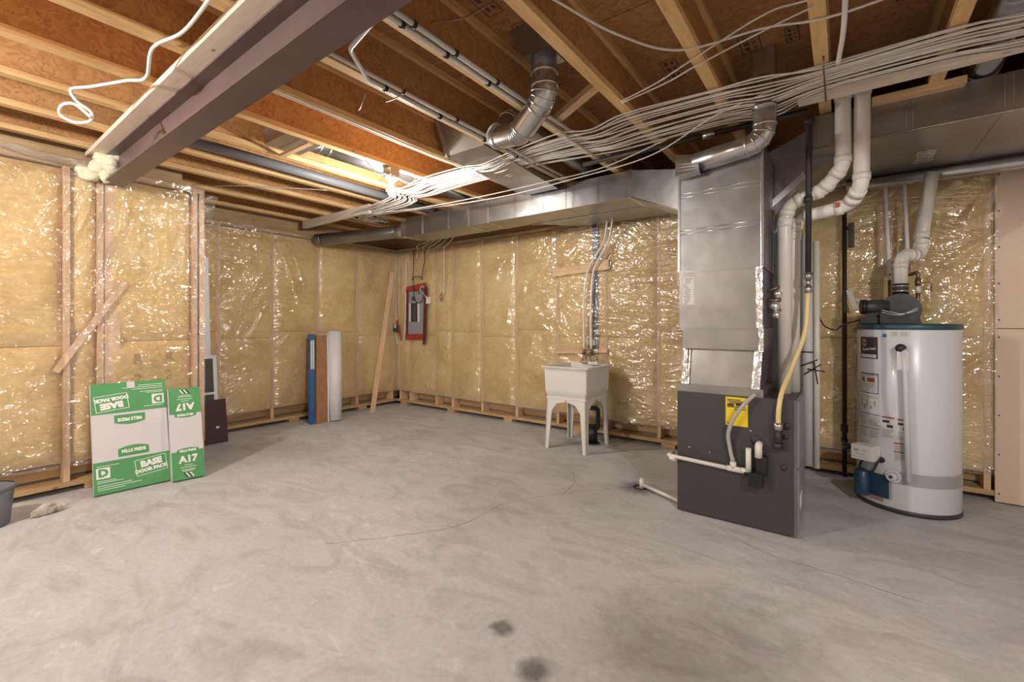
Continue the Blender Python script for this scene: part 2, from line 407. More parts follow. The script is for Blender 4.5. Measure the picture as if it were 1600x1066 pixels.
# ------------------------------------------------------------------ stud walls
def stud_wall(name, label, org, u, n, s0, s1, studs, folds, top=2.5, polybot=.21, seams=None, plate='plate_x', waves=None, gap=.02, bulge=0., ps1=None):
    """org + u*s + n*d + z ; n points into the room; stud faces at d=0"""
    org, u, n = Vector(org), Vector(u), Vector(n)
    def W(s, d, z): return org + u * s + n * d + Vector((0, 0, z))
    def B(g, a, b, d0, d1, z0, z1, bev=0):
        return g.hexa([W(s, d, z) for s in (a, b) for d in (d0, d1) for z in (z0, z1)], bev)
    w = obj(name, B(G(), s0, s1, -.26, -.18, 0, top + .02), 'concrete_wall'); tag(w, label, kind='structure')
    obj('bottom_plate', B(G(), s0, s1, -.14, .005, .045, .083, .003), plate, w)
    obj('back_plate', B(G(), s0, s1, -.175, -.145, .10, .19, .003), plate, w)
    obj('top_plate', B(G(), s0, s1, -.14, 0, top - .04, top, .003), plate, w)
    k = s0 + .25
    while k < s1 - .2:
        obj('shim_block', B(G(), k, k + .14, -.13, .012, 0, .045, .003), plate, w); k += 1.05
    for s in studs:
        obj('stud', B(G(), s - .019, s + .019, -.14, 0, .083, top - .04, .003), 'stud', w)
    ps1 = ps1 or s1
    ed = [s0] + list(studs) + [s1]; ed = sorted(set(ed))
    for i in range(len(ed) - 1):
        a, b = ed[i] + (gap if ed[i] in studs else .0), ed[i + 1] - (gap if ed[i + 1] in studs else .0)
        if b - a < .06: continue
        zs = (seams or {}).get(i, 1.17 + .05 * math.sin(i * 2.3))
        for (z0, z1) in ((.22 + .02 * math.sin(i * 3.1), zs), (zs + .004, top - .05)):
            def fn(p, q, a=a, b=b, z0=z0, z1=z1):
                e = min(p, 1 - p) * (b - a); f = min(q, 1 - q) * (z1 - z0)
                k = (1 - math.exp(-e / .028)) * (1 - math.exp(-f / .03))
                s = a + (b - a) * p; z = z0 + (z1 - z0) * q
                d0 = -.008 if bulge else -.055; d = d0 + (-.003 - d0 + (bulge if b <= ps1 + .02 else -.01)) * k + .016 * k * noise.noise(W(s, 0, z) * 4.2)
                return W(s, d, z)
            gg = G().grid(fn, 14, 20)
            e0 = -.008 if bulge else -.055; gg.add([W(a, -.15, z0), W(b, -.15, z0), W(b, e0, z0), W(a, e0, z0), W(a, -.15, z1), W(b, -.15, z1), W(b, e0, z1), W(a, e0, z1)],
                   [(0, 1, 2, 3), (4, 7, 6, 5), (0, 4, 5, 1), (1, 5, 6, 2), (0, 3, 7, 4)])
            obj('insulation_batt', gg, 'batt', w)
    # clear vapour barrier
    pt = top - .01; ps1 = ps1 or s1
    ss = sorted(studs)
    def poly_d(s, z):
        P = W(s, 0, z); d = .026 + bulge * .8 + .010 * noise.noise(P * 1.6) + .006 * noise.noise(P * 5.)
        near = min([abs(s - q) for q in ss] + [9]); d += .018 * (1 - math.exp(-near / .12)) - .010 * math.exp(-(near / .03) ** 2)
        for (sa, za, sb, zb, wd, ht) in folds:
            dx, dz = sb - sa, zb - za; L = math.hypot(dx, dz); t = ((s - sa) * dx + (z - za) * dz) / (L * L)
            if -.1 < t < 1.1:
                q = ((s - sa) * dz - (z - za) * dx) / L
                if abs(q) > wd * 2.6: continue
                ta = max(0., min(1., t))
                d += ht * math.sin(math.pi * min(1, max(0, .08 + .9 * ta))) * math.exp(-(q / wd) ** 2)
        return max(d, .006)
    def fn(p, q):
        s = s0 + (ps1 - s0) * p; zb = polybot + .02 * noise.noise(Vector((s * 2, 7, 1)))
        zt = pt + (waves or 0) * noise.noise(Vector((s * 2.3, 3, 2)))
        z = zb + (zt - zb) * q
        return W(s, poly_d(s, z), z)
    obj('vapour_barrier', G().grid(fn, int((ps1 - s0) / .0125), 180), 'poly', w)
    return w, W
# rear wall: s runs along +X, faces -Y
st = [-5.75, -5.5, -4.92, -4.58, -4.01, -3.42, -2.80, -2.16, -1.56, -.95, -.35, .25, .85, 1.45, 2.05, 2.65, 3.25]
fo = []
rnd = random.Random(3)
for k in range(34):
    s = rnd.uniform(-2.9, -1.0); z = rnd.uniform(.9, 2.2); L = rnd.uniform(.15, .5); fo.append((s, z, s + L, z + rnd.uniform(-.05, .06), rnd.uniform(.014, .03), rnd.uniform(.010, .026)))
for k in range(30):
    s = rnd.uniform(-5.6, -3.0); z = rnd.uniform(.5, 2.2); L = rnd.uniform(.2, .5); a = rnd.uniform(-2.2, -.7); fo.append((s, z, s + L * math.cos(a), z + L * math.sin(a), rnd.uniform(.02, .04), rnd.uniform(.008, .018)))
for k in range(12):
    s = rnd.uniform(-3.5, -2.75); z = rnd.uniform(.6, 2.0); fo.append((s, z, s + .25, z - .1, .02, .018))
for k in range(26):
    s = rnd.uniform(-.2, .9); z = rnd.uniform(.6, 2.2); L = rnd.uniform(.15, .55); a = rnd.uniform(.6, 1.5); fo.append((s, z, s + L * math.cos(a), z + L * math.sin(a), rnd.uniform(.018, .034), rnd.uniform(.014, .03)))
wc, WC = stud_wall('wall_back', 'rear stud wall with yellow insulation behind clear plastic sheet', (0, 4.7, 0), (1, 0, 0), (0, -1, 0), -5.98, 3.5, st, fo, waves=.02, gap=.006, bulge=.022, ps1=.89)
# far left wall: s runs along +Y, faces +X
fo = [(2.2, 1.2, 2.62, 1.95, .02, .025), (2.3, 1.15, 2.7, 1.85, .018, .025), (2.45, 1.15, 2.72, 1.7, .02, .02), (2.05, 1.5, 2.3, 2.0, .02, .02), (2.85, 2.2, 3.1, 1.4, .02, .022), (2.95, 2.3, 3.2, 1.6, .015, .015),
      (2.0, 2.3, 3.0, 2.35, .03, .03), (2.0, 2.2, 2.8, 2.15, .025, .025), (2.0, 2.05, 2.5, 1.95, .02, .025), (4.0, 2.2, 4.5, 1.5, .02, .015), (2.75, .95, 2.95, 1.2, .02, .02), (2.3, 1.1, 2.65, 1.02, .015, .015)]
wb, WB = stud_wall('wall_left_rear', 'far left stud wall with yellow insulation behind clear plastic sheet', (-5.85, 0, 0), (0, 1, 0), (1, 0, 0), 1.64, 4.96, [1.70, 2.12, 2.73, 3.34, 3.97, 4.62], fo, plate='plate_y', waves=.03, gap=.009, bulge=.018)
fo = []
for (y0, z0, dy, dz) in [(.98, 2.4, -.22, -.85), (.95, 2.35, -.14, -.6), (1.0, 2.38, -.12, -.95), (1.02, 2.36, -.3, -.8), (.9, 2.4, -.25, -.6), (.85, 2.42, -.17, -.75), (1.05, 2.35, .05, -.5), (1.12, 2.3, -.2, -.8),
                         (1.2, 2.25, .1, -.7), (1.28, 2.2, -.08, -.7), (1.3, 2.3, .02, -.6), (1.45, 2.2, -.02, -.5), (.8, 2.4, -.25, -.5), (.7, 2.4, -.2, -.5)]:
    fo.append((y0, z0, y0 + dy, z0 + dz, .019, .03))
fo = [(a, b, c, d, w * 1.1, h * 1.25) for (a, b, c, d, w, h) in fo]
fo += [(.25, 1.62, .78, 1.72, .03, .03), (.3, 2.0, .72, 2.3, .025, .02), (0, 2.03, .65, 1.97, .008, .012), (.65, 1.97, 1.6, 1.88, .008, .014), (1.2, 1.5, 1.3, 1.75, .012, .012),
       (1.35, 1.3, 1.42, 1.6, .012, .012), (.2, 1.22, .6, 1.3, .02, .018), (.1, 1.25, .5, 1.22, .02, .016), (.95, 1.2, 1.4, 1.24, .015, .015), (.8, 1.1, .9, 1.35, .015, .018)]
wa, WA = stud_wall('wall_left', 'near left stud wall with yellow insulation behind clear plastic sheet', (-4.79, 0, 0), (0, 1, 0), (1, 0, 0), -2.6, 1.62, [-2.3, -1.7, -1.1, -.5, .1, .70, .895, 1.545, 1.60], fo, top=2.55, plate='plate_y', waves=.02)
obj('diagonal_brace', G().hexa([Vector(p) for p in [(-4.790, .62, .95), (-4.790, .655, .92), (-4.772, .62, .95), (-4.772, .655, .92), (-4.790, 1.03, 1.66), (-4.790, 1.065, 1.63), (-4.772, 1.03, 1.66), (-4.772, 1.065, 1.63)]]), 'stud', wa)
# lettering and figures stencilled on the batts
for (wd, y0, z0, s) in [((-4.797), 1.13, 1.0, 'R'), ((-4.797), 1.35, 1.01, 'R'), ((-4.797), 1.13, .83, '2'), ((-4.797), 1.34, .85, '2')]:
    text(wa, s, .12, (wd + .016, y0, z0), (0, 1, 0), (0, 0, 1), 'orange_ink', name='stencil')
wr = obj('wall_left_return', G().box(-5.84, -4.98, 1.48, 1.62, 0, 2.5), 'concrete_wall'); tag(wr, 'short return wall joining the two left walls', kind='structure')
tag(obj('wall_front', G().box(-4.97, 3.6, -2.75, -2.6, 0, DECK), 'far_wall'), 'plain pale grey concrete wall facing the rear wall', kind='structure')
tag(obj('wall_right', G().box(3.5, 3.62, -2.6, 4.9, 0, DECK), 'far_wall'), 'plain pale grey concrete wall across from the left walls', kind='structure')
g = G()
P_ = smooth_path([(-4.735, y_, 2.555 + .012 * math.sin(y_ * 7)) for y_ in (-1.4, -.9, -.4, 0, .3, .55, .80)], 8)
g.tube(P_, [.03 + .010 * noise.noise(p * 9) for p in P_], 12)
obj('plastic_roll', g, 'poly', wa)
obj('plastic_flap', G().grid(lambda p, q: Vector((-4.765 + .03 * math.sin(q * 4 + p * 3), 1.60 + .13 * p * (1 - .55 * q), 2.50 - .26 * q * (.5 + .5 * p))), 10, 14), 'poly', wa)
# drywall sheets at the right end of the rear wall
for i, (z0, z1) in enumerate(((.01, 1.262), (1.268, 2.44))):
    d = thing('drywall_sheet', ['bare drywall sheet screwed low on the rear wall, below the seam', 'bare drywall sheet screwed high on the rear wall, above the seam'][i], 'drywall', (2.1, 4.69, z0))
    obj('board', G().box(.885, 3.3, 4.682, 4.698, z0, z1, .002), 'drywall', d)
    sg = None
    for k in range(5):
        zz = z0 + .06 + (z1 - z0 - .12) * k / 4
        for xx in (.905, 1.45):
            gg = G().lathe([(.001, 0), (.006, .0005), (.006, .002)], (0, 0, 0), 8)
            gg.v = [Vector((xx + v.x, 4.6815 - v.z * .3, zz + v.y)) for v in gg.v]
            obj('screw', gg, 'ink', d)

# ------------------------------------------------------------------ steel beam and plate
bt = thing('steel_beam', 'dark red painted steel I-beam with wooden plate on top', 'beam', (-1.2, .97, 2.43))
g = G()
pr = [(.90, 2.43), (1.04, 2.43), (1.04, 2.442), (.975, 2.442), (.975, 2.623), (1.04, 2.623), (1.04, 2.635), (.90, 2.635), (.90, 2.623), (.965, 2.623), (.965, 2.442), (.90, 2.442)]
n_ = len(pr)
obj('beam', G().prism(pr, 'x', -4.86, 3.4), 'steel_red', bt)
obj('nailer_plate', G().box(-4.86, 3.4, .815, 1.05, 2.635, 2.6715, .002), 'nailer', bt)
obj('beam_post', G().box(-4.84, -4.80, .92, 1.02, .083, 2.43), 'stud', wa)
# spray foam around the beam end
g = G()
for (x, y_, z, r) in [(-4.70, .90, 2.60, .07), (-4.66, .93, 2.54, .06), (-4.72, .87, 2.53, .065), (-4.64, .95, 2.61, .055), (-4.74, .83, 2.47, .055), (-4.69, .91, 2.47, .05), (-4.76, .79, 2.5, .05), (-4.62, .93, 2.57, .045)]:
    b = len(g.v); g.ball((x, y_, z), r, 12)
    for i in range(b, len(g.v)): g.v[i] += Vector((1, .7, 1)) * .03 * noise.noise(g.v[i] * 22)
tag(obj('spray_foam', g, 'foam'), 'lump of pale expanding foam around the steel beam end', 'foam')
# white cables on the beam's near plate / along its far flange
def cable(pts, r=.0042, m='cable', label='', group=None, name='cable', n=6, cat='cable', step=8):
    o = obj(name, G().tube(smooth_path(pts, step), r, n), m); return tag(o, label, cat, group)
cable([(-.9, 1.047, 2.52), (-1.6, 1.047, 2.47), (-2.4, 1.046, 2.46), (-3.3, 1.046, 2.45), (-4.6, 1.046, 2.47)], .0045, label='thin white cable running along the far side of the steel beam')

# ------------------------------------------------------------------ furnace
fu = thing('furnace', 'dark grey furnace cabinet standing on the concrete floor', 'furnace', (-.58, 3.44, 0))
FXa, FXb, FYa, FYb, FZ = -.925, -.235, 3.17, 3.70, .835
obj('cabinet', G().box(FXa, FXb, FYa, FYb, .012, FZ, .004), 'cabinet', fu)
obj('foot', G().box(FXa + .02, FXb - .02, FYa + .03, FYb - .02, 0, .014), 'black', fu)
du = obj('door_panel', G().box(FXb, FXb + .022, FYa + .03, FYb - .01, .42, FZ - .01, .004), 'door_grey', fu, label='upper grey door panel')
dl = obj('door_panel', G().box(FXb, FXb + .022, FYa + .03, FYb - .01, .03, .41, .004), 'door_grey', fu, label='lower grey door panel')
obj('door_handle', G().box(FXb + .021, FXb + .026, 3.26, 3.38, .16, .24, .002), 'paper', dl)
obj('corner_trim', G().box(FXb - .002, FXb + .012, FYa - .004, FYa + .03, .012, FZ, .003), 'cabinet_edge', fu)
obj('top_flange', G().box(FXa + .0, -.40, FYa + .004, FYb - .01, FZ - .002, FZ + .05), 'galv', fu)
for (x, z) in [(-.845, .455), (-.715, .44), (-.565, .425), (-.39, .425), (-.47, .62)]:
    gg = G().lathe([(.001, .003), (.006, .003), (.007, 0)], (0, 0, 0), 8); gg.v = [Vector((x + v.x, FYa - v.z, z + v.y)) for v in gg.v]
    obj('screw', gg, 'chrome', fu)
for (x, z, r) in [(-.275, .675, .022), (-.28, .61, .015), (-.29, .42, .016), (-.44, .565, .032)]:
    gg = G().lathe([(.001, .006), (r, .006), (r, 0)], (0, 0, 0), 18); gg.v = [Vector((x + v.x, FYa - v.z, z + v.y)) for v in gg.v]
    obj('grommet', gg, 'rubber', fu)
yt = obj('yellow_label', G().obox((-.615, FYa - .004, .64), (.13, 0, 0), (0, 0, .185), (0, -.0012, 0)), 'yellow_tag', fu)
g = G()
for k, (a, b, c) in enumerate([(.01, .09, .165), (.01, .12, .155), (.02, .10, .145), (.01, .05, .125), (.06, .115, .13), (.01, .12, .118), (.05, .12, .105), (.008, .018, .012)]):
    rect(g, (-.615, FYa - .0054, .64), (1, 0, 0), (0, 0, 1), a, b, c, c + .006 + .012 * (k in (3, 4)))
obj('print', g, 'ink', yt)['kind'] = 'stuff'
# condensate drain on the front
P_, c_ = fillet([(-.98, 3.26, .375), (-.98, 3.135, .385), (-.50, 3.135, .365)], .03)
dp = obj('drain_pipe', G().tube(P_, .0135, 10), 'pvc', fu)
for (x, l) in ((-.60, .09), (-.52, .045), (-.965, .04)): obj('coupling', G().tube([(x, 3.135, .37), (x + l, 3.135, .368)], .0185, 12), 'pvc', dp)
obj('tee', G().tube([(-.565, 3.135, .37), (-.565, 3.135, .415)], .019, 12), 'pvc', dp)
obj('clear_hose', G().tube(smooth_path([(-.565, 3.135, .41), (-.585, 3.14, .5), (-.59, 3.12, .6), (-.555, 3.11, .7), (-.50, 3.11, .79), (-.44, 3.14, .86)]), .0125, 10), 'clear_tube', dp)
tr = obj('trap', G().box(-.475, -.395, 3.09, 3.169, .29, .375, .006).tube([(-.50, 3.135, .36), (-.47, 3.135, .36)], .02, 12).box(-.435, -.375, 3.12, 3.169, .36, .48, .008), 'abs_black', fu)
obj('standpipe', G().tube([(-.475, 3.12, .37), (-.475, 3.12, .52)], .016, 10), 'pvc', tr)
P_, c_ = fillet([(-.42, 3.125, .47), (-.42, 3.125, .545), (-.42, 3.172, .545)], .03)
obj('outlet_elbow', G().tube(P_, .021, 12), 'pvc', tr)
P_, c_ = fillet([(-.26, 3.165, .675), (-.30, 3.135, .675), (-.31, 3.13, .70)], .02)
gu = obj('gas_union', G().tube([(-.315, 3.13, .56), (-.315, 3.13, .66)], .019, 12).tube([(-.315, 3.13, .54), (-.315, 3.13, .575)], .026, 12).tube([(-.315, 3.13, .60), (-.30, 3.172, .60)], .014), 'black_iron', fu)
obj('collar', G().tube([(-.315, 3.13, .655), (-.315, 3.13, .70)], .026, 12), 'chrome', gu)
# low drain line to the floor drain
o = obj('floor_drain_pipe', G().tube([(-1.265, 3.425, .03), (-.90, 3.24, .036)], .0135, 10), 'pvc'); tag(o, 'white plastic drain line lying on the floor beside the furnace', 'pipe')
obj('end_fitting', G().tube([(-1.275, 3.43, .0), (-1.275, 3.43, .075)], .018, 12), 'pvc', o)

# ------------------------------------------------------------------ supply plenum on the furnace
pl = thing('supply_plenum', 'tall galvanised sheet metal plenum standing on the furnace', 'duct', (-.66, 3.43, FZ + .048))
def frus(x0, x1, y0, y1, z0, X0, X1, Y0, Y1, z1):
    return G().hexa([(x0, y0, z0), (X0, Y0, z1), (x0, y1, z0), (X0, Y1, z1), (x1, y0, z0), (X1, Y0, z1), (x1, y1, z0), (X1, Y1, z1)])
PZ = FZ + .048
def box_section(name, g, parent): return obj(name, g, 'galv', parent)
s1_ = box_section('lower_section', frus(-.90, -.435, 3.20, 3.66, PZ, -.885, -.415, 3.23, 3.66, 1.135), pl)
box_section('collar', G().box(-.895, -.40, 3.195, 3.67, 1.135, 1.27), pl)
s2_ = box_section('coil_case', G().box(-.915, -.415, 3.185, 3.68, 1.27, 1.66), pl)
s3_ = box_section('upper_section', G().box(-.925, -.405, 3.19, 3.69, 1.66, 2.45), pl)
obj('cap', G().box(-.92, -.41, 3.20, 3.68, 2.45, 2.47), 'galv', pl)
for z in (1.93, 2.185):
    for dz in (0, .026):
        obj('rib', G().tube([(-.925, 3.189, z + dz - .012), (-.405, 3.189, z + dz)], .004, 6), 'galv_shiny', s3_)
for x in (-.918, -.408): obj('corner_bead', G().box(x - .008, x + .008, 3.183, 3.198, 1.66, 2.45, .002), 'galv_shiny', s3_)
obj('seam', G().box(-.92, -.41, 3.182, 3.19, 1.652, 1.664), 'seam', pl)
obj('seam', G().box(-.91, -.405, 3.19, 3.2, 1.262, 1.272), 'seam', pl)
obj('seam', G().box(-.895, -.40, 3.19, 3.2, 1.13, 1.138), 'seam', pl)
def foil(x0, x1, y0, z0, x2, x3, y1, z1, parent, nm='foil_tape'):
    def fn(p, q):
        a = x0 + (x1 - x0) * p; b = x2 + (x3 - x2) * p; x = a + (b - a) * q; y = y0 + (y1 - y0) * q - .006 * math.sin(math.pi * p); z = z0 + (z1 - z0) * q
        return Vector((x, y + .005 * noise.noise(Vector((x * 40, z * 25, 1))), z + .004 * noise.noise(Vector((x * 20, 3, z * 20)))))
    return obj(nm, G().grid(fn, 6, 26), 'foil', parent)
foil(-.44, -.405, 3.182, 1.275, -.445, -.405, 3.182, 1.66, s2_)
foil(-.905, -.87, 3.19, PZ, -.90, -.865, 3.22, 1.15, s1_)
foil(-.87, -.85, 3.192, PZ, -.86, -.845, 3.222, 1.13, s1_)
foil(-.475, -.425, 3.19, PZ - .06, -.455, -.41, 3.222, 1.14, s1_)
foil(-.43, -.40, 3.185, 1.12, -.43, -.40, 3.185, 1.29, pl)
lb = obj('paper_label', G().box(-.893, -.817, 3.1835, 3.1855, 1.43, 1.62), 'paper', s2_)
g = G()
for k in range(15):
    z = 1.612 - k * .0122; a = rnd.uniform(-.888, -.87); rect(g, (0, 3.1835, 0), (1, 0, 0), (0, 0, 1), a, a + rnd.uniform(.02, .05), z - .006, z)
obj('print', g, 'ink_grey', lb)['kind'] = 'stuff'
# black branch bracket parts / gauge cluster beside the coil
vv = thing('coil_fittings', 'cluster of foil wrapped line fittings beside the plenum', 'fitting', (-.36, 3.5, 1.35))
for (x, y_, z, r) in [(-.37, 3.46, 1.42, .035), (-.35, 3.46, 1.50, .03), (-.36, 3.46, 1.36, .03)]: obj('wrap', G().ball((x, y_, z), r, 10), 'foil', vv)
for P2, r_ in (([(-.42, 3.47, 1.46), (-.33, 3.47, 1.46)], .012), ([(-.41, 3.47, 1.39), (-.33, 3.47, 1.39)], .012), ([(-.42, 3.47, 1.52), (-.34, 3.47, 1.55)], .008)): obj('line', G().tube(P2, r_, 8), 'copper', vv)

# round takeoff from the plenum up to the deck
def round_duct(name, label, pts, R, r, parent_loc, rings=(), gores=4, group=None, mt='galv_shiny', fil=None):
    t = thing(name, label, 'duct', parent_loc, group)
    P, cuts = fillet(pts, fil or R * 1.0, gores)
    obj('pipe', G().tube(P, r, 28), mt, t)
    for (p, d) in cuts: obj('joint_ring', G().tube([p - d * .006, p + d * .006], r + .004, 28), mt, t)
    # gore rings on elbows
    i = 0
    for k in range(1, len(pts) - 1):
        seg = P[1 + (k - 1) * (gores + 1):1 + k * (gores + 1)]
        for a in range(1, len(seg) - 1):
            d = (seg[a + 1] - seg[a - 1]).normalized(); obj('gore_ring', G().tube([seg[a] - d * .004, seg[a] + d * .004], r + .003, 28), mt, t)
    for (p, d) in rings:
        p = Vector(p); d = Vector(d); obj('joint_ring', G().tube([p - d * .006, p + d * .006], r + .004, 28), mt, t)
    return t
t = round_duct('takeoff_duct', 'round metal takeoff duct turning up to the floor above beside the plenum', [(-.80, 3.125, 2.375), (-.385, 3.115, 2.42), (-.385, 3.10, 2.80)], .10, .064, (-.8, 3.12, 2.3), rings=[((-.385, 3.1, 2.62), (0, 0, 1))], fil=.11)
def s2r(x0, x1, yc, zc, hw, r, n=24):   # square to round along x
    ring0 = []; ring1 = []
    for j in range(n):
        a = 2 * math.pi * j / n; c, s = math.cos(a), math.sin(a); k = 1 / max(abs(c), abs(s))
        ring0.append((x0, yc + c * k * hw, zc + s * k * hw)); ring1.append((x1, yc + c * r, zc + s * r))
    return G().add(ring0 + ring1, [(j, (j + 1) % n, n + (j + 1) % n, n + j) for j in range(n)] + [list(range(n))])
obj('square_to_round', s2r(-.905, -.76, 3.13, 2.365, .072, .066), 'galv_shiny', t)
obj('boot', G().hexa([(-.445, 3.045, 2.78), (-.445, 3.06, 2.972), (-.445, 3.155, 2.78), (-.445, 3.16, 2.972), (-.325, 3.045, 2.78), (-.325, 3.06, 2.972), (-.325, 3.155, 2.78), (-.325, 3.16, 2.972)]), 'galv_shiny', t)

# ------------------------------------------------------------------ supply trunk along the rear wall
tk = thing('supply_duct', 'long rectangular galvanised duct running below the joists along the rear wall', 'duct', (-3, 3.95, 2.41))
secs = [-4.55, -3.99, -3.05, -2.8, -1.50]
for a, b in ((-4.50, -3.42), (-3.42, -2.15), (-2.15, -1.50)):
    obj('section', G().box(a + .002, b - .002, 3.77, 4.14, 2.415, 2.655), 'galv', tk)
for x in (-3.42, -3.13, -1.50): obj('drive_cleat', G().box(x - .014, x + .014, 3.762, 4.148, 2.409, 2.661, .002), 'galv_shiny', tk)
for x in (-4.2, -3.75, -2.78, -2.42, -2.08, -1.82): 
    for d in (0, .018): obj('cross_rib', G().box(x + d, x + d + .004, 3.7675, 3.775, 2.42, 2.65), 'galv_shiny', tk)
obj('end_cap', G().box(-4.62, -4.50, 3.79, 4.12, 2.43, 2.64), 'galv_shiny', tk)
# widened flat section at the back
obj('wide_section', G().prism([(-2.80, 4.14), (-1.30, 4.14), (-1.02, 4.60), (-2.36, 4.60)], 'z', 2.418, 2.62), 'galv', tk)
obj('lip', G().box(-2.8, -1.50, 4.135, 4.15, 2.405, 2.418), 'seam', tk)
# transition into the plenum
obj('transition', G().hexa([(-1.50, 3.77, 2.415), (-1.50, 3.77, 2.655), (-1.50, 4.14, 2.415), (-1.50, 4.14, 2.655), (-.925, 3.40, 2.12), (-.925, 3.40, 2.44), (-.925, 3.69, 2.12), (-.925, 3.69, 2.44)]), 'galv', tk)
obj('transition_edge', G().tube([(-1.50, 3.77, 2.415), (-.925, 3.40, 2.12)], .006, 6), 'seam', tk)
# round run from the trunk's far end
rr = round_duct('round_branch_duct', 'round metal duct leaving the far end of the rectangular trunk', [(-4.58, 3.92, 2.535), (-4.80, 3.84, 2.525), (-5.76, 3.28, 2.44)], .3, .082, (-5.1, 3.6, 2.4), rings=[((-5.70, 3.315, 2.445), (-.86, -.5, -.07))], mt='galv')
obj('reducer', G().tube([(-4.52, 3.93, 2.535), (-4.66, 3.90, 2.532), (-4.80, 3.84, 2.525)], [.105, .095, .085], 28), 'galv_shiny', rr)

# ------------------------------------------------------------------ return duct to the right of the plenum
rt = thing('return_duct', 'wide flat galvanised return duct with sloping drop behind white vent pipes', 'duct', (1.5, 4.0, 2.45))
for a, b in ((-.20, .70), (.70, 1.6), (1.6, 3.3)):
    obj('trunk_section', G().box(a + .001, b - .001, 3.53, 4.57, 2.45, 2.66), 'galv', rt)
for x in (.30, .33): obj('cross_rib', G().box(x, x + .005, 3.526, 3.535, 2.455, 2.65), 'galv_shiny', rt)
for x in (.70, .735): obj('cross_rib', G().box(x, x + .005, 3.526, 3.535, 2.455, 2.65), 'galv_shiny', rt)
obj('edge_bead', G().tube([(-.20, 3.53, 2.45), (3.3, 3.53, 2.45)], .005, 6), 'galv_shiny', rt)
obj('foil_patch', G().grid(lambda p, q: Vector((.40 + .10 * p + .02 * noise.noise(Vector((p * 3, q * 3, 0))), 4.0 + .3 * q, 2.4485 - .004 * abs(noise.noise(Vector((p * 4, q * 4, 3)))))), 8, 8), 'foil', rt)
obj('corner_strip', G().box(.13, .136, 3.522, 3.53, 2.46, 2.655), 'galv_shiny', rt)
obj('drop_transition', G().prism([(-.515, 2.06), (-.44, 2.04), (-.20, 2.33), (.02, 2.476), (-.2, 2.655), (-.515, 2.52)], 'y', 3.74, 4.3), 'galv', rt)
obj('transition_flange', G().hexa([(-.515, 3.70, 2.05), (-.525, 3.70, 2.09), (-.515, 4.3, 2.05), (-.525, 4.3, 2.09), (-.2, 3.66, 2.31), (-.22, 3.66, 2.35), (-.2, 4.3, 2.31), (-.22, 4.3, 2.35)]), 'galv_shiny', rt)
obj('drop', G().box(-.515, -.26, 3.76, 4.28, .02, 2.06), 'door_grey', rt)
obj('corner_angle', G().box(-.43, -.40, 3.70, 3.76, 1.66, 2.08), 'galv_shiny', rt)
# silver round pipe below the return duct
sp = obj('vent_stack_pipe', G().tube([(3.3, 4.50, 2.398), (1.0, 4.50, 2.40), (.02, 4.50, 2.405)], .046, 20), 'galv_shiny'); tag(sp, 'long straight silver pipe slung under the wide return duct', 'pipe')

# ------------------------------------------------------------------ white vent pipes
def pvc_run(name, label, pts, r, R, m='pvc', collars=True, group=None, cat='pipe'):
    P, cuts = fillet(pts, R, 8)
    t = thing(name, label, cat, min(pts, key=lambda p: p[2]), group)
    obj('pipe', G().tube(P, r, 18), m, t)
    if collars:
        for (p, d) in cuts: obj('elbow_hub', G().tube([p - d * .004, p + d * .034] if False else [p - d * .02, p + d * .02], r * 1.13, 18), m, t)
    return t
pvc_run('vent_pipe', 'white plastic furnace vent pipe nearer the plenum, dropping into the furnace top', [(.0, 3.58, 2.85), (.0, 3.43, 2.76), (.0, 3.42, 2.27), (-.10, 3.48, 2.16), (-.29, 3.50, 2.10), (-.315, 3.50, 1.98), (-.315, 3.50, .83)], .041, .10)
pvc_run('vent_pipe', 'white plastic furnace vent pipe beside the return duct, with the lower bend', [(.095, 3.60, 2.86), (.095, 3.44, 2.77), (.09, 3.43, 2.14), (.03, 3.54, 2.05), (-.25, 3.60, 2.02), (-.275, 3.60, 1.90), (-.275, 3.60, .83)], .041, .10)
obj('pipe_label', G().box(-.04, -.015, 3.496, 3.50, 2.04, 2.07), 'ink_red', [o for o in bpy.data.objects if o.name.startswith('vent_pipe')][-1])
pvc_run('line_conduit', 'pale grey vertical conduit beside the furnace vents', [(-.205, 3.80, 1.95), (-.205, 3.80, .30)], .034, .05, 'pvc_grey')
pvc_run('line_conduit', 'slim white vertical pipe between the conduit and wall', [(-.155, 3.92, 1.9), (-.155, 3.92, .25)], .022, .05, 'pvc')
for i, P2 in enumerate([[(-.24, 3.765, 1.0), (-.14, 3.735, 1.05)], [(-.22, 3.765, .94), (-.12, 3.735, 1.02)], [(-.2, 3.765, .98), (-.1, 3.735, .97)], [(-.245, 3.765, 1.1), (-.165, 3.765, 1.1)], [(-.165, 3.77, 1.04), (-.14, 3.74, .88)]]):
    tag(obj('cable_tie', G().tube(P2, .0045, 6), 'black'), 'black cable tie on the pale grey conduit beside the furnace', 'cable tie', 'cable ties on the conduit')
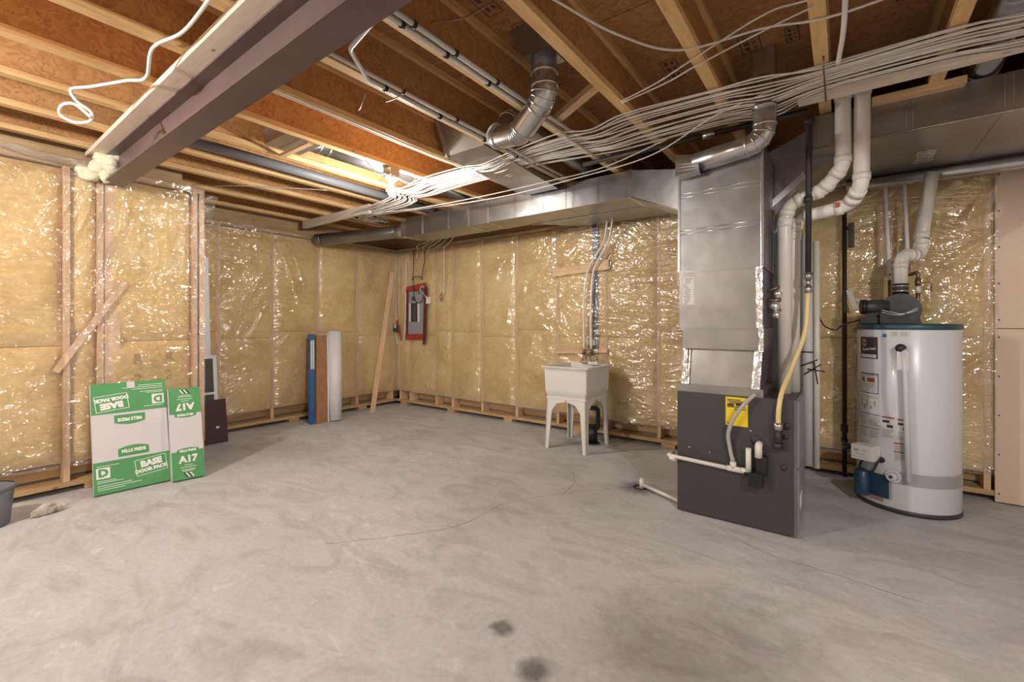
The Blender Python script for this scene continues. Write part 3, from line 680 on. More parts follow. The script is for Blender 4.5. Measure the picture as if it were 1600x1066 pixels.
# black gas pipes
P_, c_ = fillet([(-.175, 3.70, 2.60), (-.175, 3.45, 2.62), (-.18, 3.44, 1.62)], .04)
gp = thing('gas_pipe', 'black iron gas pipe hanging beside the white vents', 'pipe', (-.18, 3.44, 1.5))
obj('pipe', G().tube(P_, .0175, 12), 'black_iron', gp)
obj('elbow', G().ball((-.175, 3.45, 2.61), .032, 12), 'black_iron', gp)
obj('coupling', G().tube([(-.18, 3.44, 2.12), (-.18, 3.44, 2.08)], .025, 12), 'black_iron', gp)
obj('valve', G().tube([(-.18, 3.44, 1.63), (-.18, 3.44, 1.585)], .025, 10).tube([(-.18, 3.44, 1.585), (-.18, 3.44, 1.545)], .014, 10).tube([(-.18, 3.44, 1.545), (-.18, 3.44, 1.50)], .022, 10), 'chrome', gp)
obj('flex_line', G().tube(smooth_path([(-.18, 3.44, 1.51), (-.195, 3.40, 1.25), (-.26, 3.3, 1.02), (-.30, 3.18, .88), (-.312, 3.13, .78), (-.315, 3.13, .68)]), .0145, 10), 'yellow_tube', gp, label='pale yellow flexible gas line')
g2 = thing('gas_pipe', 'black iron gas pipe standing against the rear wall beside the water heater', 'pipe', (.01, 4.56, .04))
obj('pipe', G().tube([(.01, 4.56, .045), (.01, 4.56, 2.22)], .0165, 12), 'black_iron', g2)
obj('tee', G().tube([(.01, 4.56, .41), (.01, 4.56, .47)], .025, 12).tube([(.01, 4.56, .33), (.01, 4.56, .36)], .023, 12), 'black_iron', g2)
P_, c_ = fillet([(.01, 4.56, .345), (.01, 4.22, .345), (.07, 4.15, .40)], .03)
obj('branch', G().tube(P_, .012, 10), 'black_iron', g2)
obj('shutoff', G().box(.035, .075, 4.53, 4.57, 1.92, 2.12, .008).tube([(.01, 4.56, 2.08), (.05, 4.55, 2.08)], .015, 10), 'black_iron', g2)
o = obj('tag', G().obox((.02, 4.535, 1.57), (.035, 0, 0), (.045, 0, -.15), (0, -.002, 0)), 'paper', g2)
# ------------------------------------------------------------------ water heater
cx, cy, R = .37, 4.29, .286
wh = thing('water_heater', 'tall white tank water heater with black blower on top', 'water heater', (cx, cy, 0))
obj('jacket', G().lathe([(R - .002, .03), (R, .034), (R, 1.262), (R - .002, 1.265)], (cx, cy, 0), 72), 'white_enamel', wh)
obj('base_ring', G().lathe([(.001, 0), (R - .01, 0), (R + .003, .004), (R + .003, .03), (R - .004, .034)], (cx, cy, 0), 72), 'dark_trim', wh)
obj('top_cap', G().lathe([(R + .001, 1.258), (R + .005, 1.262), (R + .005, 1.292), (R - .004, 1.299), (.1, 1.302), (.001, 1.302)], (cx, cy, 0), 72), 'teal_trim', wh)
def patch(name, d0, d1, z0, z1, m, dr=.0012, parent=wh, n=10, label=None):
    a0, a1 = math.radians(d0), math.radians(d1)
    g = G().lathe([(R + dr, z0), (R + dr, z1)], (cx, cy, 0), n, a0, a1)
    return obj(name, g, m, parent, label=label)
def lines(parent, d0, d1, z0, z1, n, m='ink_grey', fill=.45, jag=.35):
    g = G(); h = (z1 - z0) / n
    for k in range(n):
        a = d0; b = d1 - (d1 - d0) * rnd.random() * jag; z = z1 - (k + 1) * h + h * .25
        g.lathe([(R + .0017, z), (R + .0017, z + h * fill)], (cx, cy, 0), 5, math.radians(a), math.radians(b))
    o_ = obj('print', g, m, parent)
    if n > 1: o_['kind'] = 'stuff'
    return o_
band = patch('silver_band', 254, 345, .205, .29, 'band', .003, n=30)
L = patch('brand_label', 203, 233, 1.05, 1.205, 'ink')
gg = G().lathe([(R + .0016, 1.057), (R + .0016, 1.08)], (cx, cy, 0), 6, math.radians(205), math.radians(231)); obj('print', gg, 'paper', L)
# copper-coloured disc and white script on the label
V = []; 
for k in range(20):
    a = 2 * math.pi * k / 20; th = math.radians(211.5 + 5.0 * math.cos(a)); V.append((cx + (R + .0018) * math.cos(th), cy + (R + .0018) * math.sin(th), 1.165 + .029 * math.sin(a)))
obj('disc', G().add(V, [list(range(20))]), 'copper_ink', L)
def ctext(parent, s, size, deg, z, m, bold=0, slope=0, rad=None):
    c = bpy.data.curves.new('txt', 'FONT'); c.body = s; c.size = size; c.align_x = 'CENTER'; c.align_y = 'CENTER'; c.offset = bold; c.resolution_u = 2; c.shear = .25
    t = bpy.data.objects.new('txt', c); COL.objects.link(t); me = bpy.data.meshes.new_from_object(t.evaluated_get(bpy.context.evaluated_depsgraph_get())); bpy.data.objects.remove(t)
    rr_ = R + .0022
    obj('lettering', G().add([(cx + rr_ * math.cos(math.radians(deg) + p.co.x / R), cy + rr_ * math.sin(math.radians(deg) + p.co.x / R), z + p.co.y + slope * p.co.x) for p in me.vertices], [list(f.vertices) for f in me.polygons]), m, parent)
ctext(L, 'Rheem', .019, 211.5, 1.165, 'ink', .0008)
ctext(L, 'PowerVent', .024, 219, 1.118, 'paper', .0012, .1)
L = patch('warning_label', 203.5, 234, .80, .945, 'ink'); patch('sheet', 204.5, 233, .806, .938, 'paper', .0015, L)
lines(L, 206, 232, .925, .934, 1, 'ink_red', .8, 0); lines(L, 206, 232, .81, .875, 6)
patch('picture', 207, 213, .882, .915, 'ink_red', .002, L); patch('picture', 217, 229, .882, .912, 'ink_red', .002, L)
L = patch('diagram_label', 203, 236, .665, .795, 'paper'); lines(L, 205, 234, .765, .787, 2, 'ink_grey', .4, .5)
for (a, b, z0, z1) in ((206, 208, .69, .76), (211, 214, .68, .72), (216, 218, .70, .76), (222, 225, .69, .715), (228, 230, .71, .75), (209, 217, .745, .749), (221, 231, .735, .738)): patch('picture', a, b, z0, z1, 'ink_grey', .002, L)
L = patch('instruction_label', 203, 236, .56, .655, 'paper_grey'); lines(L, 204, 218, .57, .64, 6); lines(L, 220, 235, .57, .64, 6); lines(L, 204, 235, .648, .654, 1, 'ink', .9, 0)
L = patch('instruction_label', 203, 236, .48, .555, 'paper'); lines(L, 204, 218, .485, .55, 6); lines(L, 221, 235, .485, .54, 5); lines(L, 204, 235, .549, .554, 1, 'ink', .9, 0)
L = patch('instruction_label', 188, 201, .48, .90, 'paper'); lines(L, 189, 200, .5, .88, 24)
L = patch('caution_label', 237.5, 253, .505, .655, 'paper'); lines(L, 238, 252.5, .64, .654, 1, 'ink_red', .8, 0); patch('picture', 239, 247, .612, .63, 'ink', .002, L); patch('picture', 244, 251, .58, .60, 'ink', .002, L); lines(L, 239, 252, .51, .57, 6)
L = patch('caution_label', 255, 267, .505, .65, 'paper'); lines(L, 255.5, 266.5, .636, .65, 1, 'ink_red', .8, 0); patch('picture', 256, 265, .608, .624, 'ink', .002, L); patch('picture', 261, 266, .575, .595, 'ink', .002, L); lines(L, 256, 266, .51, .565, 5)
L = patch('caution_label', 252, 267, .36, .49, 'paper_grey'); lines(L, 252, 267, .475, .485, 1, 'ink_red', .9, 0); lines(L, 252, 267, .415, .425, 1, 'ink_red', .9, 0); lines(L, 253, 266, .43, .47, 4); lines(L, 253, 266, .37, .41, 4)
patch('blue_sticker', 239, 244, 1.205, 1.23, 'blue_sticker')
L = patch('grey_sticker', 249, 257, 1.205, 1.255, 'paper_grey'); lines(L, 249.5, 256.5, 1.215, 1.245, 4)
L = patch('grey_sticker', 258.5, 269, 1.205, 1.255, 'paper_grey'); lines(L, 259, 268, 1.215, 1.245, 4)
patch('brown_patch', 170, 190, .94, 1.08, 'copper_ink')  # plain copper-brown patch on the left side of the jacket
# burner cover, gas valve, drain, discharge pipe
bc = patch('burner_cover', 205, 247, .085, .245, 'blue_cover', .006, n=14)
a = math.radians(214); obj('cover_can', G().lathe([(.001, .07), (.048, .07), (.05, .08), (.05, .235), (.045, .24), (.001, .24)], (cx + (R + .025) * math.cos(a), cy + (R + .025) * math.sin(a), 0), 24), 'blue_cover', wh)
patch('cover_edge', 247, 250, .085, .245, 'band', .007); patch('rust_mark', 222, 240, .055, .082, 'copper_ink', .002)
def radial(deg, r0, z): a = math.radians(deg); return Vector((cx + (R + r0) * math.cos(a), cy + (R + r0) * math.sin(a), z))
obj('flange', G().tube([radial(227, 0, .38), radial(227, .02, .38)], .052, 20), 'white_enamel', wh)
a = math.radians(222); er = Vector((math.cos(a), math.sin(a), 0)); et = Vector((-math.sin(a), math.cos(a), 0))
gv = obj('gas_valve', G().obox(Vector((.045, 4.03, .335)), (.12, -.055, 0), (.05, .09, 0), (0, 0, .105), .008), 'paper', wh)
g = G(); u_ = Vector((.12, -.055, 0)).normalized()
for (a0, a1, b0, b1) in ((.012, .11, .018, .021), (.02, .05, .06, .075), (.07, .1, .066, .072), (.03, .09, .04, .044)): rect(g, (.045, 4.03, .335), u_, (0, 0, 1), a0, a1, b0, b1, .002)
obj('print', g, 'ink_grey', gv)['kind'] = 'stuff'
obj('inlet', G().tube([(.01, 4.15, .40), (.09, 4.10, .40)], .014, 10), 'black_iron', gv)
obj('valve_tube', G().tube(smooth_path([radial(222, .03, .35), radial(216, .045, .29), radial(212, .04, .24)]), .008, 8), 'rubber', wh)
obj('valve_tube', G().tube(smooth_path([radial(238, .0, .345), radial(237, .03, .34), radial(232, .03, .27), radial(228, .03, .24)]), .007, 8), 'rubber', wh)
obj('tube_grommet', G().tube([radial(238, -.005, .345), radial(238, .012, .345)], .02, 14), 'rubber', wh)
dr = obj('drain_valve', G().tube([radial(252, 0, .255), radial(252, .02, .255)], .044, 20).tube([radial(252, .02, .255), radial(251, .05, .255)], [.032, .024], 18), 'white_enamel', wh)
obj('outlet', G().tube([radial(251, .045, .255), radial(251, .052, .255)], .011, 10), 'ink', dr)
tp = obj('relief_valve', G().tube([radial(260, -.01, 1.135), radial(260, .045, 1.135)], .026, 14).ball(radial(260, .05, 1.135), .03, 12), 'black_iron', wh)
obj('discharge_pipe', G().tube([radial(262, .055, 1.13), radial(263.5, .055, .98), radial(267, .045, .245)], .0165, 12), 'white_enamel', wh)
o = radial(257, .068, .99); obj('hang_tag', G().obox(o, (.06, -.004, 0), (.0, 0, .125), (0, .002, 0)), 'paper', wh)
# blower on top
bl = thing('blower', 'black power vent blower assembly sitting on the water heater', 'blower', (.27, 4.26, 1.30))
obj('base', G().box(.10, .41, 4.17, 4.36, 1.299, 1.345, .006), 'abs_black', bl)
obj('control_box', G().box(.21, .36, 4.14, 4.20, 1.299, 1.375, .006), 'black', bl)
obj('housing', G().tube([(.33, 4.20, 1.40), (.33, 4.34, 1.40)], .115, 28).box(.23, .43, 4.21, 4.33, 1.30, 1.37), 'abs_black', bl)
obj('shoulder', G().tube([(.22, 4.27, 1.38), (.30, 4.27, 1.46)], .05, 14), 'abs_black', bl)
obj('motor', G().tube([(.12, 4.20, 1.425), (.135, 4.20, 1.425), (.26, 4.23, 1.425)], [.042, .05, .05], 24), 'dark_trim', bl)
obj('motor_cap', G().tube([(.105, 4.195, 1.425), (.135, 4.20, 1.425)], .053, 24), 'black', bl)
obj('bracket', G().box(.14, .30, 4.19, 4.26, 1.34, 1.385), 'black', bl)
obj('outlet_neck', G().tube([(.335, 4.28, 1.42), (.335, 4.28, 1.535)], [.058, .046], 20), 'abs_black', bl)
obj('clamp', G().tube([(.335, 4.28, 1.53), (.335, 4.28, 1.545)], .05, 20).tube([(.335, 4.28, 1.565), (.335, 4.28, 1.58)], .05, 20), 'chrome', bl)
obj('rubber_sleeve', G().tube([(.335, 4.28, 1.52), (.335, 4.28, 1.59)], .047, 20), 'rubber', bl)
for (z, dy) in ((1.40, -.02), (1.385, -.01)): obj('wire', G().tube(smooth_path([(.22, 4.17, z), (.28, 4.13, z - .02), (.34, 4.14, z - .01 + dy), (.42, 4.19, z + .01)]), .0035, 6), 'pvc_grey', bl)
obj('power_cord', G().tube(smooth_path([(.11, 4.25, 1.33), (.0, 4.36, 1.29), (-.05, 4.46, 1.25), (-.13, 4.52, 1.29), (-.18, 4.56, 1.42)]), .0055, 7), 'rubber', bl)
pv = pvc_run('exhaust_pipe', 'white plastic exhaust pipe rising from the blower on the water heater', [(.335, 4.28, 1.575), (.335, 4.28, 1.80), (.46, 4.42, 1.80), (.465, 4.43, 1.95), (.52, 4.43, 2.40)], .042, .075)
obj('joint_line', G().tube([(.466, 4.43, 1.925), (.467, 4.43, 1.93)], .044, 18), 'ink', pv)
cw = thing('water_pipe', 'water pipe with copper end, left of the blower exhaust', 'pipe', (.285, 4.45, 1.3))
obj('copper_stub', G().tube([(.287, 4.45, 1.30), (.286, 4.45, 1.68)], .011, 10), 'copper', cw)
obj('plastic_pipe', G().tube([(.286, 4.45, 1.63), (.284, 4.46, 1.72), (.262, 4.52, 2.40)], [.016, .014, .014], 10), 'cable_bright', cw)
hw = thing('water_pipe', 'water pipe with copper valve, behind the exhaust elbow', 'pipe', (.44, 4.38, 1.3))
obj('copper_riser', G().tube([(.44, 4.38, 1.30), (.44, 4.38, 1.61)], .0125, 10).tube([(.44, 4.38, 1.30), (.44, 4.38, 1.325)], .02, 10), 'copper', hw)
obj('sleeve', G().tube([(.44, 4.38, 1.525), (.44, 4.38, 1.575)], .017, 10), 'pvc', hw)
obj('valve_body', G().tube([(.44, 4.38, 1.575), (.44, 4.38, 1.63)], .018, 10), 'copper', hw)
obj('valve_handle', G().tube([(.44, 4.38, 1.60), (.50, 4.36, 1.60), (.51, 4.36, 1.59), (.51, 4.36, 1.53)], .004, 6), 'copper', hw)
P_, c_ = fillet([(.44, 4.38, 1.62), (.44, 4.38, 1.68), (.395, 4.43, 1.66), (.39, 4.44, 1.75)], .015)
obj('elbow_run', G().tube(P_, .012, 10), 'copper', hw)
obj('plastic_pipe', G().tube([(.39, 4.44, 1.72), (.388, 4.46, 1.9), (.375, 4.53, 2.40)], .0135, 10), 'cable_bright', hw)

# ------------------------------------------------------------------ laundry sink
sk = thing('laundry_sink', 'white plastic laundry tub sink on four tapered legs', 'sink', (-2.27, 4.18, 0))
SX0, SX1, SY0, SY1, SZ = -2.535, -2.005, 3.93, 4.50, .86
def tub():
    g = G(); t = .02; ins = .03
    def ring(i, z): return [(SX0 + i, SY0 + i, z), (SX1 - i, SY0 + i, z), (SX1 - i, SY1 - i, z), (SX0 + i, SY1 - i, z)]
    rings = [ring(.045, .545), ring(.025, .60), ring(.018, SZ - .02), ring(.0, SZ - .02), ring(-.012, SZ - .012), ring(-.012, SZ), ring(.045, SZ), ring(.06, .60), ring(.1, .575)]
    V = [p for r in rings for p in r]; n = len(rings)
    F = [(i * 4 + j, i * 4 + (j + 1) % 4, (i + 1) * 4 + (j + 1) % 4, (i + 1) * 4 + j) for i in range(n - 1) for j in range(4)] + [(3, 2, 1, 0), (n * 4 - 4, n * 4 - 3, n * 4 - 2, n * 4 - 1)]
    bm = bmesh.new(); bv = [bm.verts.new(p) for p in V]
    for f in F: bm.faces.new([bv[i] for i in f])
    bmesh.ops.recalc_face_normals(bm, faces=bm.faces); bmesh.ops.bevel(bm, geom=list(bm.edges), offset=.007, segments=2, affect='EDGES'); bm.verts.index_update()
    g.add([v.co.copy() for v in bm.verts], [[v.index for v in f.verts] for f in bm.faces]); bm.free(); return g
obj('tub', tub(), 'sink_plastic', sk)
obj('base_band', G().box(SX0 + .035, SX1 - .035, SY0 + .035, SY1 - .035, .52, .55, .006), 'sink_plastic', sk)
for sx, xe in ((1, SX0 + .04), (-1, SX1 - .04)):
    for sy, ye in ((1, SY0 + .04), (-1, SY1 - .04)):
        # L-shaped tapered leg with a corner gusset
        g = G()
        w0, w1, th = .042, .095, .012
        for (ax) in (0, 1):
            poly = [(0, 0), (w0, 0), (w0 + .022, .40), (.12, .475), (.22, .50), (.22, .535), (0, .535), (-.0, .40)] if True else []
            pts0 = []; pts1 = []
            for (d, z) in poly:
                dd = d + (-.012 * (1 - z / .535)) * 0
                splay = -.018 * (1 - z / .535)
                if ax == 0: pts0.append((xe + sx * (d + splay), ye + sy * splay, z)); pts1.append((xe + sx * (d + splay), ye + sy * (splay + th), z))
                else: pts0.append((xe + sx * splay, ye + sy * (d + splay), z)); pts1.append((xe + sx * (splay + th), ye + sy * (d + splay), z))
            n = len(poly)
            g.add(pts0 + pts1, [list(range(n)), list(range(n, 2 * n))[::-1]] + [[i, (i + 1) % n, n + (i + 1) % n, n + i] for i in range(n)])
        obj('leg', g, 'sink_plastic', sk)
fa = obj('faucet', G().box(-2.33, -2.15, 4.43, 4.49, SZ - .002, SZ + .025, .006).tube(smooth_path([(-2.24, 4.46, SZ + .02), (-2.24, 4.45, SZ + .09), (-2.24, 4.38, SZ + .10), (-2.24, 4.33, SZ + .06)]), .011, 10), 'chrome', sk)
for x in (-2.31, -2.17): obj('handle', G().tube([(x, 4.46, SZ + .02), (x, 4.46, SZ + .05)], .014, 10).tube([(x - .025, 4.445, SZ + .055), (x + .025, 4.465, SZ + .055)], .009, 8), 'chrome', fa)
obj('soap_bar', G().box(-2.22, -2.10, 4.36, 4.42, SZ - .002, SZ + .022, .006), 'paper', sk)
dn = thing('drain_trap', 'black plastic drain trap under the laundry sink', 'pipe', (-2.18, 4.35, 0))
P_, c_ = fillet([(-2.26, 4.2, .575), (-2.26, 4.2, .40), (-2.10, 4.36, .40), (-2.12, 4.40, .17), (-2.18, 4.40, .15)], .05)
obj('pipe', G().tube(P_, .024, 14), 'abs_black', dn)
obj('body', G().tube([(-2.19, 4.40, .0), (-2.19, 4.40, .20)], [.062, .055], 18), 'abs_black', dn)
obj('lid', G().tube([(-2.19, 4.40, .0), (-2.19, 4.40, .012)], .085, 18), 'dark_trim', dn)
# boards and supply lines behind the sink
for i, (x0, x1, z0, z1, l) in enumerate([(-2.84, -2.10, 1.89, 2.0, 'long pale board nailed over the plastic high above the sink'), (-2.80, -2.12, .955, .995, 'narrow pale board nailed just above the sink faucet')]):
    tag(obj('backing_board', G().hexa([(x0, 4.635, z0 - .02), (x0, 4.635, z1 - .02), (x0, 4.675, z0 - .02), (x0, 4.675, z1 - .02), (x1, 4.635, z0 + .02), (x1, 4.635, z1 + .02), (x1, 4.675, z0 + .02), (x1, 4.675, z1 + .02)], .003), 'scrap'), l, 'board')
ws = []
for i, (x, xm, xt) in enumerate(((-2.39, -2.36, -2.02), (-2.30, -2.29, -1.96))):
    w = thing('supply_line', 'thin grey water supply line arching down to the sink, %s' % ('nearer the far left corner' if i == 0 else 'nearer the furnace'), 'pipe', (x, 4.6, .88))
    obj('tube', G().tube(smooth_path([(x, 4.60, 1.0), (x - .005, 4.60, 1.3), (x - .0, 4.60, 1.6), (xm + .03, 4.60, 1.93), (xt - .09, 4.52, 2.2), (xt, 4.42, 2.42)]), .0105, 8), 'cable_bright', w)
    obj('valve', G().tube([(x, 4.60, .95), (x, 4.60, 1.01)], .016, 10).tube([(x - .005, 4.60, .945), (x + .03, 4.59, .945)], .008, 8), 'copper', w)
    obj('riser', G().tube(smooth_path([(x, 4.60, .97), (x + .0, 4.58, .91), (x + .03, 4.52, .895), (x + .055, 4.47, .885)]), .009, 8), 'copper', w)
    ws.append(w)
tag(obj('vent_strip', G().box(-2.315, -2.245, 4.656, 4.664, .95, 2.44, .001), 'dark_trim'), 'dark vertical strip running up behind the sink supply lines', 'pipe')
for i, x in enumerate((-2.42, -2.335)): tag(obj('outlet_box', G().box(x, x + .06, 4.63, 4.66, 1.05, 1.12, .003), 'paper'), 'small white square box on the wall above the sink, %s' % ('behind the left supply line' if not i else 'between the two supply lines'), 'electrical box')

# ------------------------------------------------------------------ electrical panel and cords
ep = thing('electrical_panel', 'grey electrical breaker panel edged with red tape on the rear wall', 'electrical panel', (-5.3, 4.64, 1.08))
EX0, EX1, EZ0, EZ1 = -5.475, -5.12, 1.12, 1.80
obj('cover', G().box(EX0, EX1, 4.625, 4.66, EZ0, EZ1, .004), 'panel_grey', ep)
bk = obj('breaker_strip', G().box(-5.40, -5.335, 4.618, 4.626, 1.33, 1.62), 'ink', ep)
obj('breaker_strip', G().box(-5.32, -5.255, 4.618, 4.626, 1.33, 1.62), 'ink', ep)
obj('circuit_label', G().box(-5.445, -5.405, 4.621, 4.626, 1.33, 1.62), 'paper', ep); obj('circuit_label', G().box(-5.25, -5.21, 4.621, 4.626, 1.33, 1.62), 'paper', ep)
obj('main_switch', G().box(-5.375, -5.315, 4.612, 4.626, 1.66, 1.72, .003), 'ink', ep)
for k in range(9): obj('breaker', G().box(-5.392 + .08 * (k % 2), -5.345 + .08 * (k % 2), 4.613, 4.62, 1.35 + .027 * k, 1.368 + .027 * k), 'dark_trim', bk)
def tape(x0, z0, x1, z1, wx, wz, m='tape_red'):
    return obj('tape', G().grid(lambda p, q: Vector((x0 + (x1 - x0) * p + wx * q, 4.621 + .012 * abs(noise.noise(Vector((p * 5, q * 5, x0)))) - .004, z0 + (z1 - z0) * p + wz * q + .008 * noise.noise(Vector((p * 9, q * 2, 4))))), 14, 3), m, ep)
tape(-5.53, 1.79, -5.06, 1.84, 0, .085); tape(-5.53, 1.05, -5.13, 1.06, 0, .085)
tape(-5.52, 1.10, -5.505, 1.82, .05, 0, 'tape_dark'); tape(-5.135, .98, -5.10, 1.86, .07, 0, 'tape_dark')
cable([(-5.33, 4.62, 2.45), (-5.33, 4.61, 2.1), (-5.34, 4.60, 1.98), (-5.29, 4.59, 2.02), (-5.16, 4.59, 2.02), (-5.12, 4.59, 1.97), (-5.11, 4.60, 2.1), (-5.07, 4.61, 2.3), (-5.12, 4.62, 2.46)], .006, 'rubber', 'black cord looped above the breaker panel and up to the ceiling')
cable([(-5.33, 4.61, 1.99), (-5.32, 4.60, 1.8), (-5.28, 4.60, 1.66), (-5.2, 4.60, 1.62), (-5.12, 4.60, 1.66), (-5.10, 4.6, 1.80), (-5.16, 4.6, 1.84), (-5.2, 4.6, 1.76)], .006, 'rubber', 'black cord dangling across the face of the breaker panel')
for k in range(3):
    cable([(-5.08, 4.61, 1.86 - .02 * k), (-5.14, 4.60, 1.88 - .03 * k), (-5.17, 4.60, 1.80 - .02 * k), (-5.10, 4.60, 1.76 + .01 * k), (-5.02, 4.60, 1.70 - .02 * k)], .0045, ['cable', 'cable_bright', 'copper'][k], ['cream cable coiled at the upper right of the breaker panel', 'white cable coiled at the upper right of the breaker panel', 'brown cable coiled at the upper right of the breaker panel'][k])
jb = thing('junction_box', 'small box stuck with red tape between corner and breaker panel', 'electrical box', (-5.74, 4.63, 1.1))
obj('box', G().box(-5.80, -5.73, 4.60, 4.66, 1.17, 1.27, .004), 'ink', jb); obj('face', G().box(-5.775, -5.735, 4.595, 4.601, 1.23, 1.29), 'pvc', jb)
obj('tape', G().grid(lambda p, q: Vector((-5.79 + .05 * q + .11 * p, 4.64 - .008 * math.sin(p * 5), 1.36 - .33 * p + .01 * noise.noise(Vector((p * 8, q, 0))))), 12, 3), 'tape_red', jb)
cable([(-5.53, 4.63, 2.3), (-5.525, 4.62, 1.8), (-5.53, 4.61, 1.2), (-5.6, 4.60, 1.0), (-5.70, 4.60, 1.0), (-5.745, 4.60, 1.15)], .0055, 'cable_bright', 'white cable looping from ceiling to the small taped box')
cable([(-5.76, 4.62, 2.4), (-5.765, 4.62, 1.9), (-5.76, 4.62, 1.3)], .005, 'cable', 'straight cream cable above the small taped box')
pc = thing('hanging_plug', 'short cream cable with loose ends hanging right of the breaker panel', 'cable', (-4.68, 4.62, 1.62))
obj('wire', G().tube(smooth_path([(-4.67, 4.62, 2.44), (-4.67, 4.62, 2.1), (-4.675, 4.62, 1.78), (-4.70, 4.61, 1.73)]), .006, 7), 'cable', pc)
obj('loose_end', G().tube(smooth_path([(-4.70, 4.61, 1.75), (-4.74, 4.60, 1.70), (-4.72, 4.60, 1.64), (-4.69, 4.60, 1.68), (-4.70, 4.6, 1.76)]), .008, 7), 'copper', pc)
obj('clip', G().box(-5.04, -4.99, 4.60, 4.66, 1.60, 1.70, .006), 'pvc', ep)

# ------------------------------------------------------------------ cartons leaning on the near left wall
def carton(name, label, bl, br, top_dx, hgt, depth=.045):
    bl, br = Vector(bl), Vector(br); u = (br - bl); Wd = u.length; uu = u.normalized()
    v = Vector((top_dx, 0, hgt)); v = (v - uu * v.dot(uu)); Ht = v.length; vv_ = v.normalized(); n = uu.cross(vv_).normalized()
    lift = Vector((0, 0, max(0, n.z * depth)))
    t = thing(name, label, 'carton', (bl + br) / 2)
    o = bl + lift
    return t, o, uu, vv_, n, Wd, Ht
t, o, u, v, n, Wd, Ht = carton('flat_carton', 'large green and white flat carton leaning on the plastic wall', (-4.475, .80, .002), (-4.45, 1.265, .002), -.185, .815)
obj('carton_body', G().obox(o - n * .045, u * Wd, v * Ht, n * .045, .002), 'box_white', t)
for (b0, b1) in ((0, .285), (.715, 1)): obj('green_band', rect(G(), o, u, v, 0, Wd, Ht * b0, Ht * b1, .0008), 'box_green', t)
obj('carton_edge', G().obox(o - n * .046 + v * (Ht - .001), u * Wd, n * .047, v * .003), 'box_green', t)
def both(s, size, a, b, m, bold=0., ang=0., sx=1.):
    for sg in (1, -1):
        ca, sa = math.cos(ang), math.sin(ang); uu = (u * ca + v * sa); vv = (v * ca - u * sa)
        p = o + u * (a if sg > 0 else Wd - a) + v * (b if sg > 0 else Ht - b)
        text(t, s, size, p, uu * sg, vv * sg, m, bold=bold, lift=.0022, sx=sx)
def brect(m, a0, a1, b0, b1, lift, fr=0, ang=0.):
    for sg in (1, -1):
        g = G(); c = o + u * ((a0 + a1) / 2 if sg > 0 else Wd - (a0 + a1) / 2) + v * ((b0 + b1) / 2 if sg > 0 else Ht - (b0 + b1) / 2)
        ca, sa = math.cos(ang), math.sin(ang); uu = (u * ca + v * sa) * sg; vv = (v * ca - u * sa) * sg
        w, h = (a1 - a0) / 2, (b1 - b0) / 2
        if fr: frame_rect(g, c, uu, vv, -w, w, -h, h, fr, lift)
        else: rect(g, c, uu, vv, -w, w, -h, h, lift)
        obj('print', g, m, t)
brect('print_white', .015, .095, .115, .195, .0015); both('D', .078, .055, .154, 'box_green', .004)
both('BASE', .062, .345, .172, 'print_white', .0045, .1); both('DOOR PACK', .035, .345, .123, 'print_white', .0028, .1)
brect('print_white', .245, .445, .09, .215, .0016, .004, .1)
def oval(a, b, w, h, m, lift):
    for sg in (1, -1):
        g = G(); c = o + u * (a if sg > 0 else Wd - a) + v * (b if sg > 0 else Ht - b) + n * lift; pts = []
        for k in range(13):
            x = -w / 2 + w * k / 12; y = h / 2 + h * .35 * (1 - (2 * x / w) ** 2); pts.append((x, y))
        pts += [(w / 2, -h / 2), (-w / 2, -h / 2)]
        g.add([c + (u * x + v * y) * sg for x, y in pts], [list(range(len(pts)))])
        obj('logo_panel', g, m, t)
oval(.24, .285, .19, .058, 'box_green', .0016); both("MILLS PRIDE", .034, .24, .293, 'print_white', .0018, 0, .82)
for (a, b, s, w) in ((.02, .205, 'x', .13), (.02, .095, 'x', .11), (.02, .083, 'x', .15), (.02, .06, 'x', .2), (.02, .045, 'x', .26), (.02, .03, 'x', .16)):
    brect('print_white', a, a + w, b, b + .004, .0016)
obj('tape_strip', G().obox(o + u * .215 + v * (Ht - .05) + n * .001, u * .05, v * .052, n * .001), 'paper_grey', t)
t, o, u, v, n, Wd, Ht = carton('flat_carton', 'narrow green and white flat carton marked A17 beside the larger carton', (-4.37, 1.255, .002), (-4.345, 1.475, .002), -.195, .735)
obj('carton_body', G().obox(o - n * .09, u * Wd, v * Ht, n * .09, .002), 'box_white', t)
for (b0, b1) in ((0, .3), (.71, 1)): obj('green_band', rect(G(), o, u, v, 0, Wd, Ht * b0, Ht * b1, .0008), 'box_green', t)
both('A17', .075, .112, .16, 'print_white', .004, .02); oval(.112, .225, .15, .034, 'box_green', .0016); both('MILLS PRIDE', .025, .112, .23, 'print_white', .0014, 0, .85)
for (a, w, b) in ((.085, .055, .112), (.055, .11, .095), (.06, .1, .075), (.07, .08, .065)): brect('print_white', a, a + w, b, b + .004, .0016)
for k in range(4): brect('print_white' if k % 2 else 'ink', .085 + k * .014, .095 + k * .014, .012, .055, .0016, 0, .6)

